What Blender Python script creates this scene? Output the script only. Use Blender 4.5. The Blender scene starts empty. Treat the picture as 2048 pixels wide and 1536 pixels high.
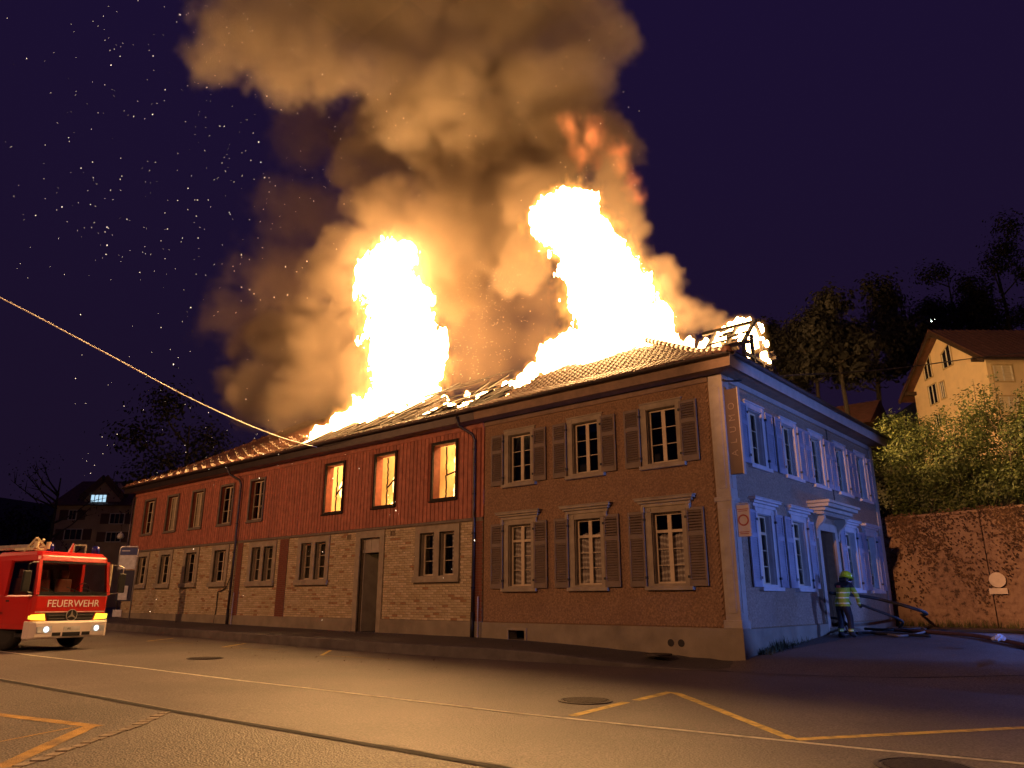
import bpy, bmesh, math, random
from mathutils import Vector, Matrix
random.seed(7)
R = math.radians
sc = bpy.context.scene
col = sc.collection
PI = math.pi

# ---------------------------------------------------------------- camera
# world: X runs along the street front of the burning building, Y away from the street, Z up;
# the origin is the foot of the building's street corner (metres)
CAMP = Vector((7.59, -16.65, 1.23)); PITCH = R(16.34); AZ = R(40.96); FPX = 1477.0
cam = bpy.data.cameras.new('Camera'); camo = bpy.data.objects.new('Camera', cam); col.objects.link(camo)
cam.sensor_width = 36.0; cam.lens = 36.0 * FPX / 2048.0; cam.clip_start = 0.1; cam.clip_end = 2000
FWD = Vector((math.cos(AZ + PI / 2), math.cos(AZ), 0)); RGT = Vector((math.sin(AZ + PI / 2), math.sin(AZ), 0))
look = FWD * math.cos(PITCH) + Vector((0, 0, math.sin(PITCH)))
camo.location = CAMP; camo.rotation_euler = look.to_track_quat('-Z', 'Y').to_euler()
sc.camera = camo
def ray(px, py):
    a = (px - 1024) / FPX; d = (py - 768) / FPX
    return FWD * (math.cos(PITCH) + d * math.sin(PITCH)) + RGT * a + Vector((0, 0, math.sin(PITCH) - d * math.cos(PITCH)))
def pix(px, py, depth):               # point seen at a pixel, `depth` metres along the ground in front of the camera
    r = ray(px, py); return CAMP + r * (depth / r.dot(FWD))

# ---------------------------------------------------------------- sky (clear night)
w = bpy.data.worlds.new('World'); sc.world = w; w.use_nodes = True
nt = w.node_tree; bg = nt.nodes['Background']
tcw = nt.nodes.new('ShaderNodeTexCoord'); sxw = nt.nodes.new('ShaderNodeSeparateXYZ'); crw = nt.nodes.new('ShaderNodeValToRGB')
nt.links.new(tcw.outputs['Generated'], sxw.inputs[0]); nt.links.new(sxw.outputs['Z'], crw.inputs['Fac']); nt.links.new(crw.outputs['Color'], bg.inputs['Color'])
crw.color_ramp.elements[0].position = 0.0; crw.color_ramp.elements[0].color = (.0105, .0056, .0170, 1)
crw.color_ramp.elements[1].position = .75; crw.color_ramp.elements[1].color = (.0105, .0052, .0310, 1)
bg.inputs['Strength'].default_value = 1.0

# ---------------------------------------------------------------- lamps of the street and of the fire engines, and an added wall light
def lamp(name, kind, loc, color, energy, size=.15, target=None, angle=None, blend=.5):
    l = bpy.data.lights.new(name, kind); l.color = color; l.energy = energy; l.shadow_soft_size = size
    o = bpy.data.objects.new(name, l); col.objects.link(o); o.location = loc
    if target is not None: o.rotation_euler = (Vector(target) - Vector(loc)).to_track_quat('-Z', 'Y').to_euler()
    if angle: l.spot_size = angle; l.spot_blend = blend
    return o
SODIUM = (1.0, .45, .19)
lamp('unseen_sodium_light', 'SPOT', (-4.0, -21.0, 8.6), SODIUM, 5000, .30, (-7, -3, 0), R(150), .6)
lamp('unseen_sodium_light', 'SPOT', (-29.0, -19.0, 8.6), SODIUM, 4600, .30, (-26, -3, 0), R(150), .6)
lamp('unseen_sodium_light', 'SPOT', (2.6, -24.0, 9.5), SODIUM, 25000, .3, (5.0, 14.0, 5.2), R(23), .5)  # added unseen spot, aimed to brighten the retaining wall and hedge
BLUE = (.15, .28, 1.0)
lamp('blue_beacon_light', 'SPOT', (14.5, -.55, 3.0), BLUE, 4600, .12, (0, 4.9, 3.6), R(46), .25)
lamp('blue_beacon_light', 'SPOT', (4.6, 12.3, 2.6), BLUE, 600, .10, (0, 3.2, 2.2), R(70), .5)

sc.view_settings.view_transform = 'Standard'; sc.view_settings.look = 'None'
sc.view_settings.exposure = 0; sc.view_settings.gamma = 1; sc.view_settings.use_curve_mapping = False
cy = sc.cycles
cy.max_bounces = 6; cy.diffuse_bounces = 2; cy.glossy_bounces = 2; cy.transmission_bounces = 4; cy.volume_bounces = 2; cy.transparent_max_bounces = 12
cy.sample_clamp_indirect = 3.0; cy.sample_clamp_direct = 0; cy.caustics_reflective = False; cy.caustics_refractive = False
cy.use_denoising = True; cy.volume_step_rate = 2.0; cy.volume_max_steps = 256; cy.use_adaptive_sampling = True; cy.adaptive_threshold = .02

# ---------------------------------------------------------------- materials
def mk(name):
    m = bpy.data.materials.new(name); m.use_nodes = True; n = m.node_tree
    return m, n, n.nodes['Principled BSDF'], n.nodes['Material Output']
def N(n, t, **k):
    o = n.nodes.new(t)
    for a, v in k.items(): setattr(o, a, v)
    return o
def mat(name, c, rough=.7, var=.18, scale=6, bump=0, bscale=40, metal=0, spec=None, c2=None, rnd=0, dirt=0, dscale=1.2, dcol=(.05, .04, .03)):
    m, n, b, out = mk(name); L = n.links.new
    tc = N(n, 'ShaderNodeTexCoord'); nz = N(n, 'ShaderNodeTexNoise'); nz.inputs['Scale'].default_value = scale; nz.inputs['Detail'].default_value = 6
    L(tc.outputs['Object'], nz.inputs['Vector'])
    cr = N(n, 'ShaderNodeValToRGB'); e = cr.color_ramp.elements
    e[0].position = .3; e[1].position = .7
    a = tuple(max(0, x * (1 - var)) for x in c); z = tuple(min(1, x * (1 + var)) for x in c)
    if c2: z = c2
    e[0].color = (*a, 1); e[1].color = (*z, 1); L(nz.outputs['Fac'], cr.inputs['Fac']); last = cr.outputs['Color']
    if rnd:
        oi = N(n, 'ShaderNodeObjectInfo'); mr = N(n, 'ShaderNodeMapRange'); mr.inputs['To Min'].default_value = 1 - rnd; mr.inputs['To Max'].default_value = 1 + rnd
        L(oi.outputs['Random'], mr.inputs['Value']); mx = N(n, 'ShaderNodeVectorMath', operation='SCALE'); L(last, mx.inputs[0]); L(mr.outputs[0], mx.inputs['Scale']); last = mx.outputs[0]
    if dirt:
        dn = N(n, 'ShaderNodeTexNoise'); dn.inputs['Scale'].default_value = dscale; dn.inputs['Detail'].default_value = 8; dn.inputs['Roughness'].default_value = .65
        L(tc.outputs['Object'], dn.inputs['Vector']); dr = N(n, 'ShaderNodeMapRange'); dr.inputs['From Min'].default_value = .48; dr.inputs['From Max'].default_value = .72; dr.inputs['To Max'].default_value = dirt
        L(dn.outputs['Fac'], dr.inputs['Value']); mi = N(n, 'ShaderNodeMix', data_type='RGBA'); L(dr.outputs[0], mi.inputs['Factor']); L(last, mi.inputs['A']); mi.inputs['B'].default_value = (*dcol, 1); last = mi.outputs['Result']
    L(last, b.inputs['Base Color']); b.inputs['Roughness'].default_value = rough; b.inputs['Metallic'].default_value = metal
    if spec is not None: b.inputs['Specular IOR Level'].default_value = spec
    if bump:
        bz = N(n, 'ShaderNodeTexNoise'); bz.inputs['Scale'].default_value = bscale; bz.inputs['Detail'].default_value = 5; L(tc.outputs['Object'], bz.inputs['Vector'])
        bp = N(n, 'ShaderNodeBump'); bp.inputs['Strength'].default_value = bump; bp.inputs['Distance'].default_value = .02; L(bz.outputs['Fac'], bp.inputs['Height']); L(bp.outputs[0], b.inputs['Normal'])
    return m
def emis(name, c, s):
    m, n, b, out = mk(name); n.nodes.remove(b); e = N(n, 'ShaderNodeEmission'); e.inputs['Color'].default_value = (*c, 1); e.inputs['Strength'].default_value = s
    n.links.new(e.outputs[0], out.inputs['Surface']); return m

# ---------------------------------------------------------------- mesh helpers
FRONT = lambda u, v, w: (u, -v, w)        # street front: u along X, v out of the wall, w up
SIDE = lambda u, v, w: (v, u, w)          # side front facing +X: u along Y
ID = lambda u, v, w: (u, v, w)
class MB:
    def __init__(s, tf=ID): s.v = []; s.f = []; s.tf = tf
    def add(s, vs, fs):
        o = len(s.v); s.v += [s.tf(*p) for p in vs]; s.f += [tuple(i + o for i in f) for f in fs]; return s
    def box(s, x0, x1, y0, y1, z0, z1):
        return s.add([(x0, y0, z0), (x1, y0, z0), (x1, y1, z0), (x0, y1, z0), (x0, y0, z1), (x1, y0, z1), (x1, y1, z1), (x0, y1, z1)],
                     [(0, 3, 2, 1), (4, 5, 6, 7), (0, 1, 5, 4), (1, 2, 6, 5), (2, 3, 7, 6), (3, 0, 4, 7)])
    def bar(s, a, b, r1, r2=None, up=(0, 0, 1)):      # rectangular bar a->b, half sizes r1 (side) r2 (up)
        a = Vector(a); b = Vector(b); r2 = r2 or r1; d = (b - a).normalized(); u = Vector(up)
        if abs(d.dot(u)) > .98: u = Vector((1, 0, 0))
        x = d.cross(u).normalized() * r1; y = x.cross(d).normalized() * r2
        P = [a - x - y, a + x - y, a + x + y, a - x + y, b - x - y, b + x - y, b + x + y, b - x + y]
        return s.add([tuple(p) for p in P], [(0, 3, 2, 1), (4, 5, 6, 7), (0, 1, 5, 4), (1, 2, 6, 5), (2, 3, 7, 6), (3, 0, 4, 7)])
    def tube(s, pts, r, n=8, cap=True):
        pts = [Vector(p) for p in pts]; k = len(pts); rs = r if isinstance(r, (list, tuple)) else [r] * k; V = []; F = []; ref = None
        for i, p in enumerate(pts):
            d = (pts[min(i + 1, k - 1)] - pts[max(i - 1, 0)]).normalized()
            if ref is None: ref = Vector((0, 0, 1)) if abs(d.z) < .9 else Vector((1, 0, 0))
            x = d.cross(ref)
            if x.length < 1e-4: x = d.orthogonal()
            x.normalize(); y = x.cross(d).normalized(); ref = y
            for j in range(n):
                t = 2 * PI * j / n; V.append(tuple(p + (x * math.cos(t) + y * math.sin(t)) * rs[i]))
        for i in range(k - 1):
            for j in range(n): F.append((i * n + j, i * n + (j + 1) % n, (i + 1) * n + (j + 1) % n, (i + 1) * n + j))
        if cap: F.append(tuple(range(n - 1, -1, -1))); F.append(tuple((k - 1) * n + j for j in range(n)))
        return s.add(V, F)
    def cyl(s, c, r, h, axis='z', n=20):
        c = Vector(c); d = {'x': Vector((1, 0, 0)), 'y': Vector((0, 1, 0)), 'z': Vector((0, 0, 1))}[axis] * (h / 2)
        return s.tube([c - d, c + d], r, n)
    def prism(s, poly, y0, y1, axis='y'):              # polygon (a,b) extruded along axis
        k = len(poly)
        m = {'y': lambda a, b, t: (a, t, b), 'x': lambda a, b, t: (t, a, b), 'z': lambda a, b, t: (a, b, t)}[axis]
        V = [m(a, b, y0) for a, b in poly] + [m(a, b, y1) for a, b in poly]
        F = [tuple(range(k - 1, -1, -1)), tuple(range(k, 2 * k))] + [(i, (i + 1) % k, k + (i + 1) % k, k + i) for i in range(k)]
        return s.add(V, F)
    def loft(s, rings, cap=True):
        n = len(rings[0]); V = [p for r in rings for p in r]; F = []
        for i in range(len(rings) - 1):
            for j in range(n): F.append((i * n + j, i * n + (j + 1) % n, (i + 1) * n + (j + 1) % n, (i + 1) * n + j))
        if cap: F.append(tuple(range(n - 1, -1, -1))); F.append(tuple((len(rings) - 1) * n + j for j in range(n)))
        return s.add(V, F)
    def wall(s, u0, u1, w0, w1, v0, v1, holes):        # slab v0..v1 with rectangular openings (ua,ub,wa,wb) and their reveals
        us = sorted({u0, u1, *[h[0] for h in holes], *[h[1] for h in holes]}); ws = sorted({w0, w1, *[h[2] for h in holes], *[h[3] for h in holes]})
        us = [u for u in us if u0 <= u <= u1]; ws = [q for q in ws if w0 <= q <= w1]
        op = lambda a, b: any(h[0] <= a <= h[1] and h[2] <= b <= h[3] for h in holes)
        S = {}
        for i in range(len(us) - 1):
            for j in range(len(ws) - 1): S[i, j] = not op((us[i] + us[i + 1]) / 2, (ws[j] + ws[j + 1]) / 2)
        for (i, j), k in S.items():
            if not k: continue
            a, b, c, d = us[i], us[i + 1], ws[j], ws[j + 1]
            s.add([(a, v1, c), (b, v1, c), (b, v1, d), (a, v1, d)], [(0, 1, 2, 3)]); s.add([(a, v0, c), (b, v0, c), (b, v0, d), (a, v0, d)], [(3, 2, 1, 0)])
            if not S.get((i - 1, j), False): s.add([(a, v0, c), (a, v1, c), (a, v1, d), (a, v0, d)], [(0, 1, 2, 3)])
            if not S.get((i + 1, j), False): s.add([(b, v0, c), (b, v1, c), (b, v1, d), (b, v0, d)], [(3, 2, 1, 0)])
            if not S.get((i, j - 1), False): s.add([(a, v0, c), (b, v0, c), (b, v1, c), (a, v1, c)], [(0, 1, 2, 3)])
            if not S.get((i, j + 1), False): s.add([(a, v0, d), (b, v0, d), (b, v1, d), (a, v1, d)], [(3, 2, 1, 0)])
        return s
    def mesh(s, name, m, smooth=False, recalc=True):
        me = bpy.data.meshes.new(name); me.from_pydata(s.v, [], s.f); me.update()
        if recalc:
            bm = bmesh.new(); bm.from_mesh(me); bmesh.ops.recalc_face_normals(bm, faces=bm.faces); bm.to_mesh(me); bm.free()
        if smooth: me.shade_smooth()
        if m: me.materials.append(m)
        return me
    def build(s, name, m, parent=None, smooth=False, recalc=True, bevel=0, local=False):
        return obj(name, s.mesh(name, m, smooth, recalc), parent, bevel, local)
def obj(name, me, parent=None, bevel=0, local=False):
    o = bpy.data.objects.new(name, me); col.objects.link(o)
    if parent is not None:
        o.parent = parent
        if parent.type == 'EMPTY' and not local: o.location = -Vector(parent.location)
    if bevel:
        b = o.modifiers.new('bevel', 'BEVEL'); b.width = bevel; b.segments = 2; b.limit_method = 'ANGLE'; b.angle_limit = R(40)
    return o
def tag(o, label=None, cat=None, group=None, kind=None):
    if label: o['label'] = label
    if cat: o['category'] = cat
    if group: o['group'] = group
    if kind: o['kind'] = kind
    return o
def thing(name, label, cat, loc=(0, 0, 0), rz=0, group=None):
    o = bpy.data.objects.new(name, None); col.objects.link(o); o.location = loc; o.rotation_euler = (0, 0, rz); o.empty_display_size = .2
    return tag(o, label, cat, group)
def place(name, me, parent, loc, rot=(0, 0, 0), scale=(1, 1, 1)):     # a shared-mesh piece at a world position
    o = bpy.data.objects.new(name, me); col.objects.link(o); o.parent = parent
    p = Vector(loc)
    if parent.type == 'EMPTY': p = p - Vector(parent.location)
    o.location = p; o.rotation_euler = rot; o.scale = scale; return o
# ---------------------------------------------------------------- ground, road, pavement
def sstep(a, b, x):
    t = min(1, max(0, (x - a) / (b - a))); return t * t * (3 - 2 * t)
def road_z(x, y): return -.202 - .01165 * max(-45, min(12, x)) + .00476 * max(-24, min(4, y))
def yard_z(x, y):                                    # the yard beside the house climbs gently away from the street
    t = max(0., y + 1.0)
    return -.20 + .20 * sstep(0, 1.3, t) + .065 * min(max(t - 1.0, 0), 5.2) + .004 * max(t - 6.2, 0)
def ground_z(x, y):
    z = road_z(x, y)
    if y > -1.2:
        k = sstep(-1.4, .2, x) if y < 12 else 1.0
        z = z + (max(z, yard_z(x, y)) - z) * k
    return z
def asphalt(name, base, speck, bump):
    m, n, b, out = mk(name); L = n.links.new; tc = N(n, 'ShaderNodeTexCoord')
    a = N(n, 'ShaderNodeTexNoise'); a.inputs['Scale'].default_value = 38; a.inputs['Detail'].default_value = 3; L(tc.outputs['Object'], a.inputs['Vector'])
    v = N(n, 'ShaderNodeTexVoronoi'); v.inputs['Scale'].default_value = 42; L(tc.outputs['Object'], v.inputs['Vector'])
    g = N(n, 'ShaderNodeTexNoise'); g.inputs['Scale'].default_value = .35; g.inputs['Detail'].default_value = 7; g.inputs['Roughness'].default_value = .6; L(tc.outputs['Object'], g.inputs['Vector'])
    cr = N(n, 'ShaderNodeValToRGB'); e = cr.color_ramp.elements; e[0].position = .35; e[1].position = .72
    e[0].color = (*[x * .62 for x in base], 1); e[1].color = (*speck, 1); L(a.outputs['Fac'], cr.inputs['Fac'])
    mr = N(n, 'ShaderNodeMapRange'); mr.inputs['From Min'].default_value = .3; mr.inputs['From Max'].default_value = .7; mr.inputs['To Min'].default_value = .72; mr.inputs['To Max'].default_value = 1.25; L(g.outputs['Fac'], mr.inputs['Value'])
    sc_ = N(n, 'ShaderNodeVectorMath', operation='SCALE'); L(cr.outputs[0], sc_.inputs[0]); L(mr.outputs[0], sc_.inputs['Scale']); L(sc_.outputs[0], b.inputs['Base Color'])
    b.inputs['Roughness'].default_value = .62
    bp = N(n, 'ShaderNodeBump'); bp.inputs['Strength'].default_value = bump; bp.inputs['Distance'].default_value = .012; L(v.outputs['Distance'], bp.inputs['Height']); L(bp.outputs[0], b.inputs['Normal'])
    return m
M_road = asphalt('road_asphalt', (.125, .106, .098), (.21, .18, .168), .45)
M_coarse = asphalt('coarse_asphalt', (.08, .073, .067), (.20, .18, .155), .8)
M_walk = asphalt('pavement_asphalt', (.075, .07, .068), (.12, .115, .11), .5)
M_kerb = mat('kerb_stone', (.13, .12, .115), .85, .25, 3, .4, 60, dirt=.5)
M_white = mat('road_paint_white', (.62, .58, .48), .75, .18, 9, .5, 70, dirt=.75, dscale=5, dcol=(.12, .10, .08))
M_yellow = mat('road_paint_yellow', (.70, .52, .12), .7, .25, 7, .5, 70, dirt=.85, dscale=5, dcol=(.13, .10, .06))
M_iron = mat('cast_iron', (.07, .06, .055), .5, .3, 20, .3, 60, metal=.6)
def sheet(name, xs, ys, zf, m):
    V = [(x, y, zf(x, y)) for y in ys for x in xs]; k = len(xs)
    F = [(j * k + i, j * k + i + 1, (j + 1) * k + i + 1, (j + 1) * k + i) for j in range(len(ys) - 1) for i in range(k - 1)]
    return MB().add(V, F).build(name, m, recalc=False, smooth=True)
frange = lambda a, b, s: [a + (b - a) * i / max(1, round((b - a) / s)) for i in range(max(1, round((b - a) / s)) + 1)]
fy = lambda x, y: ground_z(x, y)
xs = [-400, -220, -120, -75] + frange(-50, -2.4, 3) + frange(-1.6, 1, .4) + frange(2, 14, 1.5) + [22, 40, 80, 160, 300]
ys = [-200, -90, -45] + frange(-28, -4, 3) + frange(-3, -1.5, .5) + frange(-1.2, 1.2, .3) + frange(2, 13.0, 1.0) + [20, 40, 120, 300, 500]
tag(sheet('ground', xs, ys, fy, M_road), kind='structure')
# pavement along the street front with its tall bus-stop kerb, ramping down towards the house corner
kx = [-60, -45, -33, -20.3, -13.7, -10.1, -8.2, -6.45, -5.2, -4.2, -3.26, -2.3, -1.3, -.5, .3]
ky = [-3.4, -3.4, -3.4, -3.4, -3.4, -3.14, -2.98, -2.76, -2.5, -2.28, -2.03, -1.9, -1.55, -1.28, -1.1]
kh = [.24, .24, .24, .25, .26, .26, .26, .26, .25, .22, .16, .10, .04, .012, .004]
V = []; F = []
for x, y, h in zip(kx, ky, kh):
    z = road_z(x, y); wb = .02 + .19 * sstep(-.6, -8, x) + (.04 if x < -20 else 0)
    V += [(x, y, z - .1), (x, y, z + h - .015), (x + .01, y + .02, z + h), (x, y + .30, z + h + .004), (x, y + .304, z + h - .004), (x, .6, max(wb, z + h))]
k = 6
for i in range(len(kx) - 1): F += [(i * k + j, i * k + j + 1, (i + 1) * k + j + 1, (i + 1) * k + j) for j in range(3)]
tag(MB().add(V, F).build('kerb', M_kerb), kind='structure')
F = [(i * k + 4, i * k + 5, (i + 1) * k + 5, (i + 1) * k + 4) for i in range(len(kx) - 1)]
tag(MB().add(V, F).build('pavement', M_walk), kind='structure')
# the near side of the street: coarse surface beyond the drain channel
def strip(name, pts, w, m, zf=road_z, dz=.004, rag=0, parent=None):
    mb = MB(); P = [Vector((*p, 0)) for p in pts]; Q = []
    for a, b in zip(P[:-1], P[1:]):
        n = max(2, int((b - a).length / .35)); Q += [a.lerp(b, i / n) for i in range(n)]
    Q.append(P[-1]); V = []
    for i, p in enumerate(Q):
        d = (Q[min(i + 1, len(Q) - 1)] - Q[max(i - 1, 0)]).normalized(); s = Vector((-d.y, d.x, 0)); ww = w if not callable(w) else w(i / (len(Q) - 1))
        for sg in (-1, 1):
            q = p + s * sg * (ww / 2 + random.uniform(-rag, rag)); V.append((q.x, q.y, zf(q.x, q.y) + dz))
    F = [(2 * i, 2 * i + 1, 2 * i + 3, 2 * i + 2) for i in range(len(Q) - 1)]
    return tag(mb.add(V, F).build(name, m, recalc=False), kind='structure')
rail = [(-40, -14.2), (-8.86, -11.89), (-5.05, -11.58), (-3.09, -11.45), (-1.23, -11.26), (.43, -11.11), (2.44, -10.93), (9, -10.4), (20, -9.5)]
mb = MB(); V = []
for x, y in rail: V += [(x, y - .09, road_z(x, y) + .004), (x, y - 14, road_z(x, y - 14) + .004)]
mb.add(V, [(2 * i, 2 * i + 1, 2 * i + 3, 2 * i + 2) for i in range(len(rail) - 1)]); tag(mb.build('coarse_road_edge', M_coarse, recalc=False), kind='structure')
strip('drain_channel', rail, .11, mat('channel_dark', (.012, .011, .010), .9), dz=.008)
strip('channel_edge', [(x, y + .085) for x, y in rail], .045, mat('channel_stone', (.22, .20, .17), .8, .3, 8, dirt=.5, dscale=3), dz=.009, rag=.012)
strip('edge_line', [(-45, -12.3), (-14.11, -9.72), (-9.37, -9.24), (-5.71, -8.96), (-2.82, -8.65), (.54, -8.35), (2.99, -7.94), (4.89, -7.61), (6.14, -7.33), (16, -5.7)], .10, M_white, dz=.006, rag=.006)
strip('seam', [(-45, -12.23), (-14.11, -9.64), (-9.37, -9.16), (-5.71, -8.88), (-2.82, -8.57), (.54, -8.27), (2.99, -7.86), (4.89, -7.53), (6.14, -7.25), (16, -5.6)], .03, mat('tar', (.012, .011, .011), .6), dz=.0052, rag=.014)
strip('zigzag_marking', [(1.16, -8.02), (1.0, -6.43)], .14, M_yellow, rag=.006)
strip('zigzag_marking', [(1.0, -6.15), (.89, -4.93), (1.09, -5.02), (3.98, -7.62)], .15, M_yellow, rag=.006)
strip('zigzag_marking', [(4.0, -7.62), (5.83, -4.88), (9, -.5)], .14, M_yellow, rag=.006)
strip('seam', [(-.75, -1.3), (1.47, -1.01), (3.55, -.6), (5.22, -.12), (12, 1.8)], .035, mat('tar', (.012, .011, .011), .6), zf=ground_z, dz=.005, rag=.008)
M_yworn = mat('road_paint_worn', (.34, .21, .05), .75, .3, 5, .5, 70, dirt=.8, dscale=3, dcol=(.10, .08, .06))
strip('faded_marking', [(-2.53, -12.6), (-4.3, -13.1), (-9, -14.4)], .16, M_yworn, dz=.009, rag=.012)
strip('faded_marking', [(-2.6, -12.66), (-1.05, -13.95), (1.5, -16)], .17, M_yworn, dz=.010, rag=.012)
strip('faded_marking', [(-2.7, -12.75), (-2.3, -13.7), (-1.4, -15.6)], .05, M_yworn, dz=.0095, rag=.012)
for a, b in (((-18.53, -4.14), (-17.65, -5.42)), ((-14.57, -3.73), (-13.6, -5.04)), ((-10.5, -3.5), (-9.24, -4.69))):
    strip('bay_marking', [a, b], .09, M_yellow, rag=.006)
    strip('bay_marking', [b, (b[0] + 2.2, b[1] + .45)], .06, M_yworn, rag=.006)
# cobble strip crossing to the channel
M_cob = mat('cobble', (.20, .17, .13), .8, .3, 12, .5, 50, rnd=.35)
cs = thing('cobble_strip', 'row of worn setts leading from the drain channel across the near road', 'paving', (-3.02, -11.53, road_z(-3, -11.5)))
cob = MB().box(-.085, .085, -.06, .06, -.05, .012).mesh('cobble', M_cob)
cpts = [Vector((-3.0, -11.56)), Vector((-2.28, -12.25)), Vector((-1.52, -13.1)), Vector((-.83, -13.94)), Vector((.3, -15.4))]
for a, b in zip(cpts[:-1], cpts[1:]):
    n = int((b - a).length / .19); d = (b - a).normalized(); s = Vector((-d.y, d.x))
    for i in range(n):
        for q in (-1,):
            p = a.lerp(b, (i + .5) / n) + s * (.0 + random.uniform(-.02, .02)); 
            place('cobble', cob, cs, (p.x, p.y, road_z(p.x, p.y) + .002 + random.uniform(0, .006)), (0, 0, math.atan2(d.y, d.x) + random.uniform(-.12, .12)), (1, random.uniform(.85, 1.2), 1))
def manhole(x, y, r, label, zf, ribs=True):
    z = zf(x, y); t = thing('manhole_cover', label, 'manhole cover', (x, y, z), group='manhole covers in the street')
    mb = MB(); n = 32
    ring = lambda r_, z_: [(x + r_ * math.cos(2 * PI * j / n), y + r_ * math.sin(2 * PI * j / n), z_) for j in range(n)]
    mb.loft([ring(r, z - .02), ring(r, z + .012), ring(r - .05, z + .012), ring(r - .05, z - .01)], cap=False); mb.build('rim', M_iron, t)
    mb = MB(); mb.loft([ring(r - .065, z - .02), ring(r - .065, z + .009)]); pl = mb.build('plate', M_iron, t)
    if ribs:
        mb = MB(); k = int((r - .1) / .045)
        for i in range(-k, k + 1):
            h = math.sqrt(max(0, (r - .09) ** 2 - (i * .045) ** 2)); mb.box(x - h, x + h, y + i * .045 - .012, y + i * .045 + .012, z + .009, z + .016)
        mb.build('rib_pattern', M_iron, pl)['kind'] = 'stuff'
manhole(.45, -6.72, .42, 'ribbed iron manhole cover beside the yellow zigzag marking', road_z)
manhole(-10.5, -7.15, .42, 'iron manhole cover in the lane opposite the wing door', road_z)
manhole(5.45, -8.15, .45, 'iron manhole cover on the near side of the edge line', road_z)
manhole(-1.75, -.75, .33, 'iron cover set in the pavement by the plinth', lambda x, y: .04, False)
# ---------------------------------------------------------------- the shingled corner house (x -8..0, y 0..12.2)
M_stone = mat('sandstone_trim', (.36, .31, .23), .8, .16, 4, .3, 50, dirt=.45, dscale=1.6, dcol=(.16, .13, .10))
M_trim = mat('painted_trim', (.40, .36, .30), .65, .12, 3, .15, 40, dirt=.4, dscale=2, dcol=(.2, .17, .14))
M_strim = mat('side_trim', (.52, .51, .52), .6, .10, 3, .15, 40, dirt=.35, dscale=2, dcol=(.3, .28, .25))  # window trim repeated for the side, lightened to boost the blue beacon light
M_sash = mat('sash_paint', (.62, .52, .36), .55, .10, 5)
M_shut_bluelit = mat('shutter_bluelit', (.28, .30, .38), .6, .12, 4, .15, 40, dirt=.3, dscale=3, dcol=(.2, .2, .22))  # side shutters: blue of the beacon light mixed into their colour
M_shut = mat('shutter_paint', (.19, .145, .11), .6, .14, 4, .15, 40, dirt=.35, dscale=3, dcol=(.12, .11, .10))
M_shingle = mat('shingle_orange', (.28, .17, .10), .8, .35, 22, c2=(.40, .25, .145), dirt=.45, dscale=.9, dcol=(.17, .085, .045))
M_shingle_side = mat('shingle_side_lit', (.36, .26, .18), .8, .30, 22, c2=(.50, .37, .26), dirt=.4, dscale=.9, dcol=(.24, .20, .17))  # side copy of the shingles, the light on this front put into its colour
M_wallback = mat('wall_backing', (.28, .17, .09), .9)
M_plinth = mat('plinth_render', (.30, .26, .19), .85, .15, 2, .35, 30, dirt=.6, dscale=.8, dcol=(.13, .11, .085))
M_dark = mat('dark_interior', (.03, .027, .025), .9)
M_tile = mat('roof_tile', (.17, .075, .045), .55, .35, 7, .3, 40, rnd=.3, dirt=.4, dscale=4, dcol=(.05, .04, .035))
M_gutter = mat('gutter_copper', (.055, .042, .038), .45, .2, 5, metal=.5)
M_soffit = mat('eave_boards', (.26, .175, .115), .7, .15, 5, .2, 40, dirt=.4)
M_fascia = mat('eave_fascia', (.42, .38, .34), .6, .12, 4)
M_iron2 = mat('iron_fitting', (.03, .028, .028), .5, metal=.4)
def glass_mat():
    m, n, b, out = mk('window_glass'); n.nodes.remove(b); t = N(n, 'ShaderNodeBsdfTransparent'); g = N(n, 'ShaderNodeBsdfGlossy'); mx = N(n, 'ShaderNodeMixShader'); fr = N(n, 'ShaderNodeFresnel')
    t.inputs[0].default_value = (.88, .9, .92, 1); g.inputs['Roughness'].default_value = .02; fr.inputs[0].default_value = 1.5
    n.links.new(fr.outputs[0], mx.inputs[0]); n.links.new(t.outputs[0], mx.inputs[1]); n.links.new(g.outputs[0], mx.inputs[2]); n.links.new(mx.outputs[0], out.inputs['Surface']); return m
M_glass = glass_mat()
def curtain_mat():
    m, n, b, out = mk('lace_curtain'); L = n.links.new; tc = N(n, 'ShaderNodeTexCoord'); wv = N(n, 'ShaderNodeTexWave'); wv.wave_type = 'RINGS'; wv.inputs['Scale'].default_value = 2.2
    wv.inputs['Distortion'].default_value = 7; wv.inputs['Detail'].default_value = 1; wv.inputs['Detail Scale'].default_value = .7; L(tc.outputs['Object'], wv.inputs['Vector'])
    cr = N(n, 'ShaderNodeValToRGB'); cr.color_ramp.elements[0].color = (.40, .33, .27, 1); cr.color_ramp.elements[1].color = (.75, .68, .58, 1); cr.color_ramp.elements[0].position = .45; cr.color_ramp.elements[1].position = .9
    L(wv.outputs['Fac'], cr.inputs[0]); L(cr.outputs[0], b.inputs['Base Color']); b.inputs['Roughness'].default_value = .9; return m
M_lace = curtain_mat()
HW, EAVE, OV = 12.2, 6.62, .52
house = thing('shingled_house', 'two-storey house clad in small orange scale shingles, its hipped roof on fire', 'house', (0, 0, 0))
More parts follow.
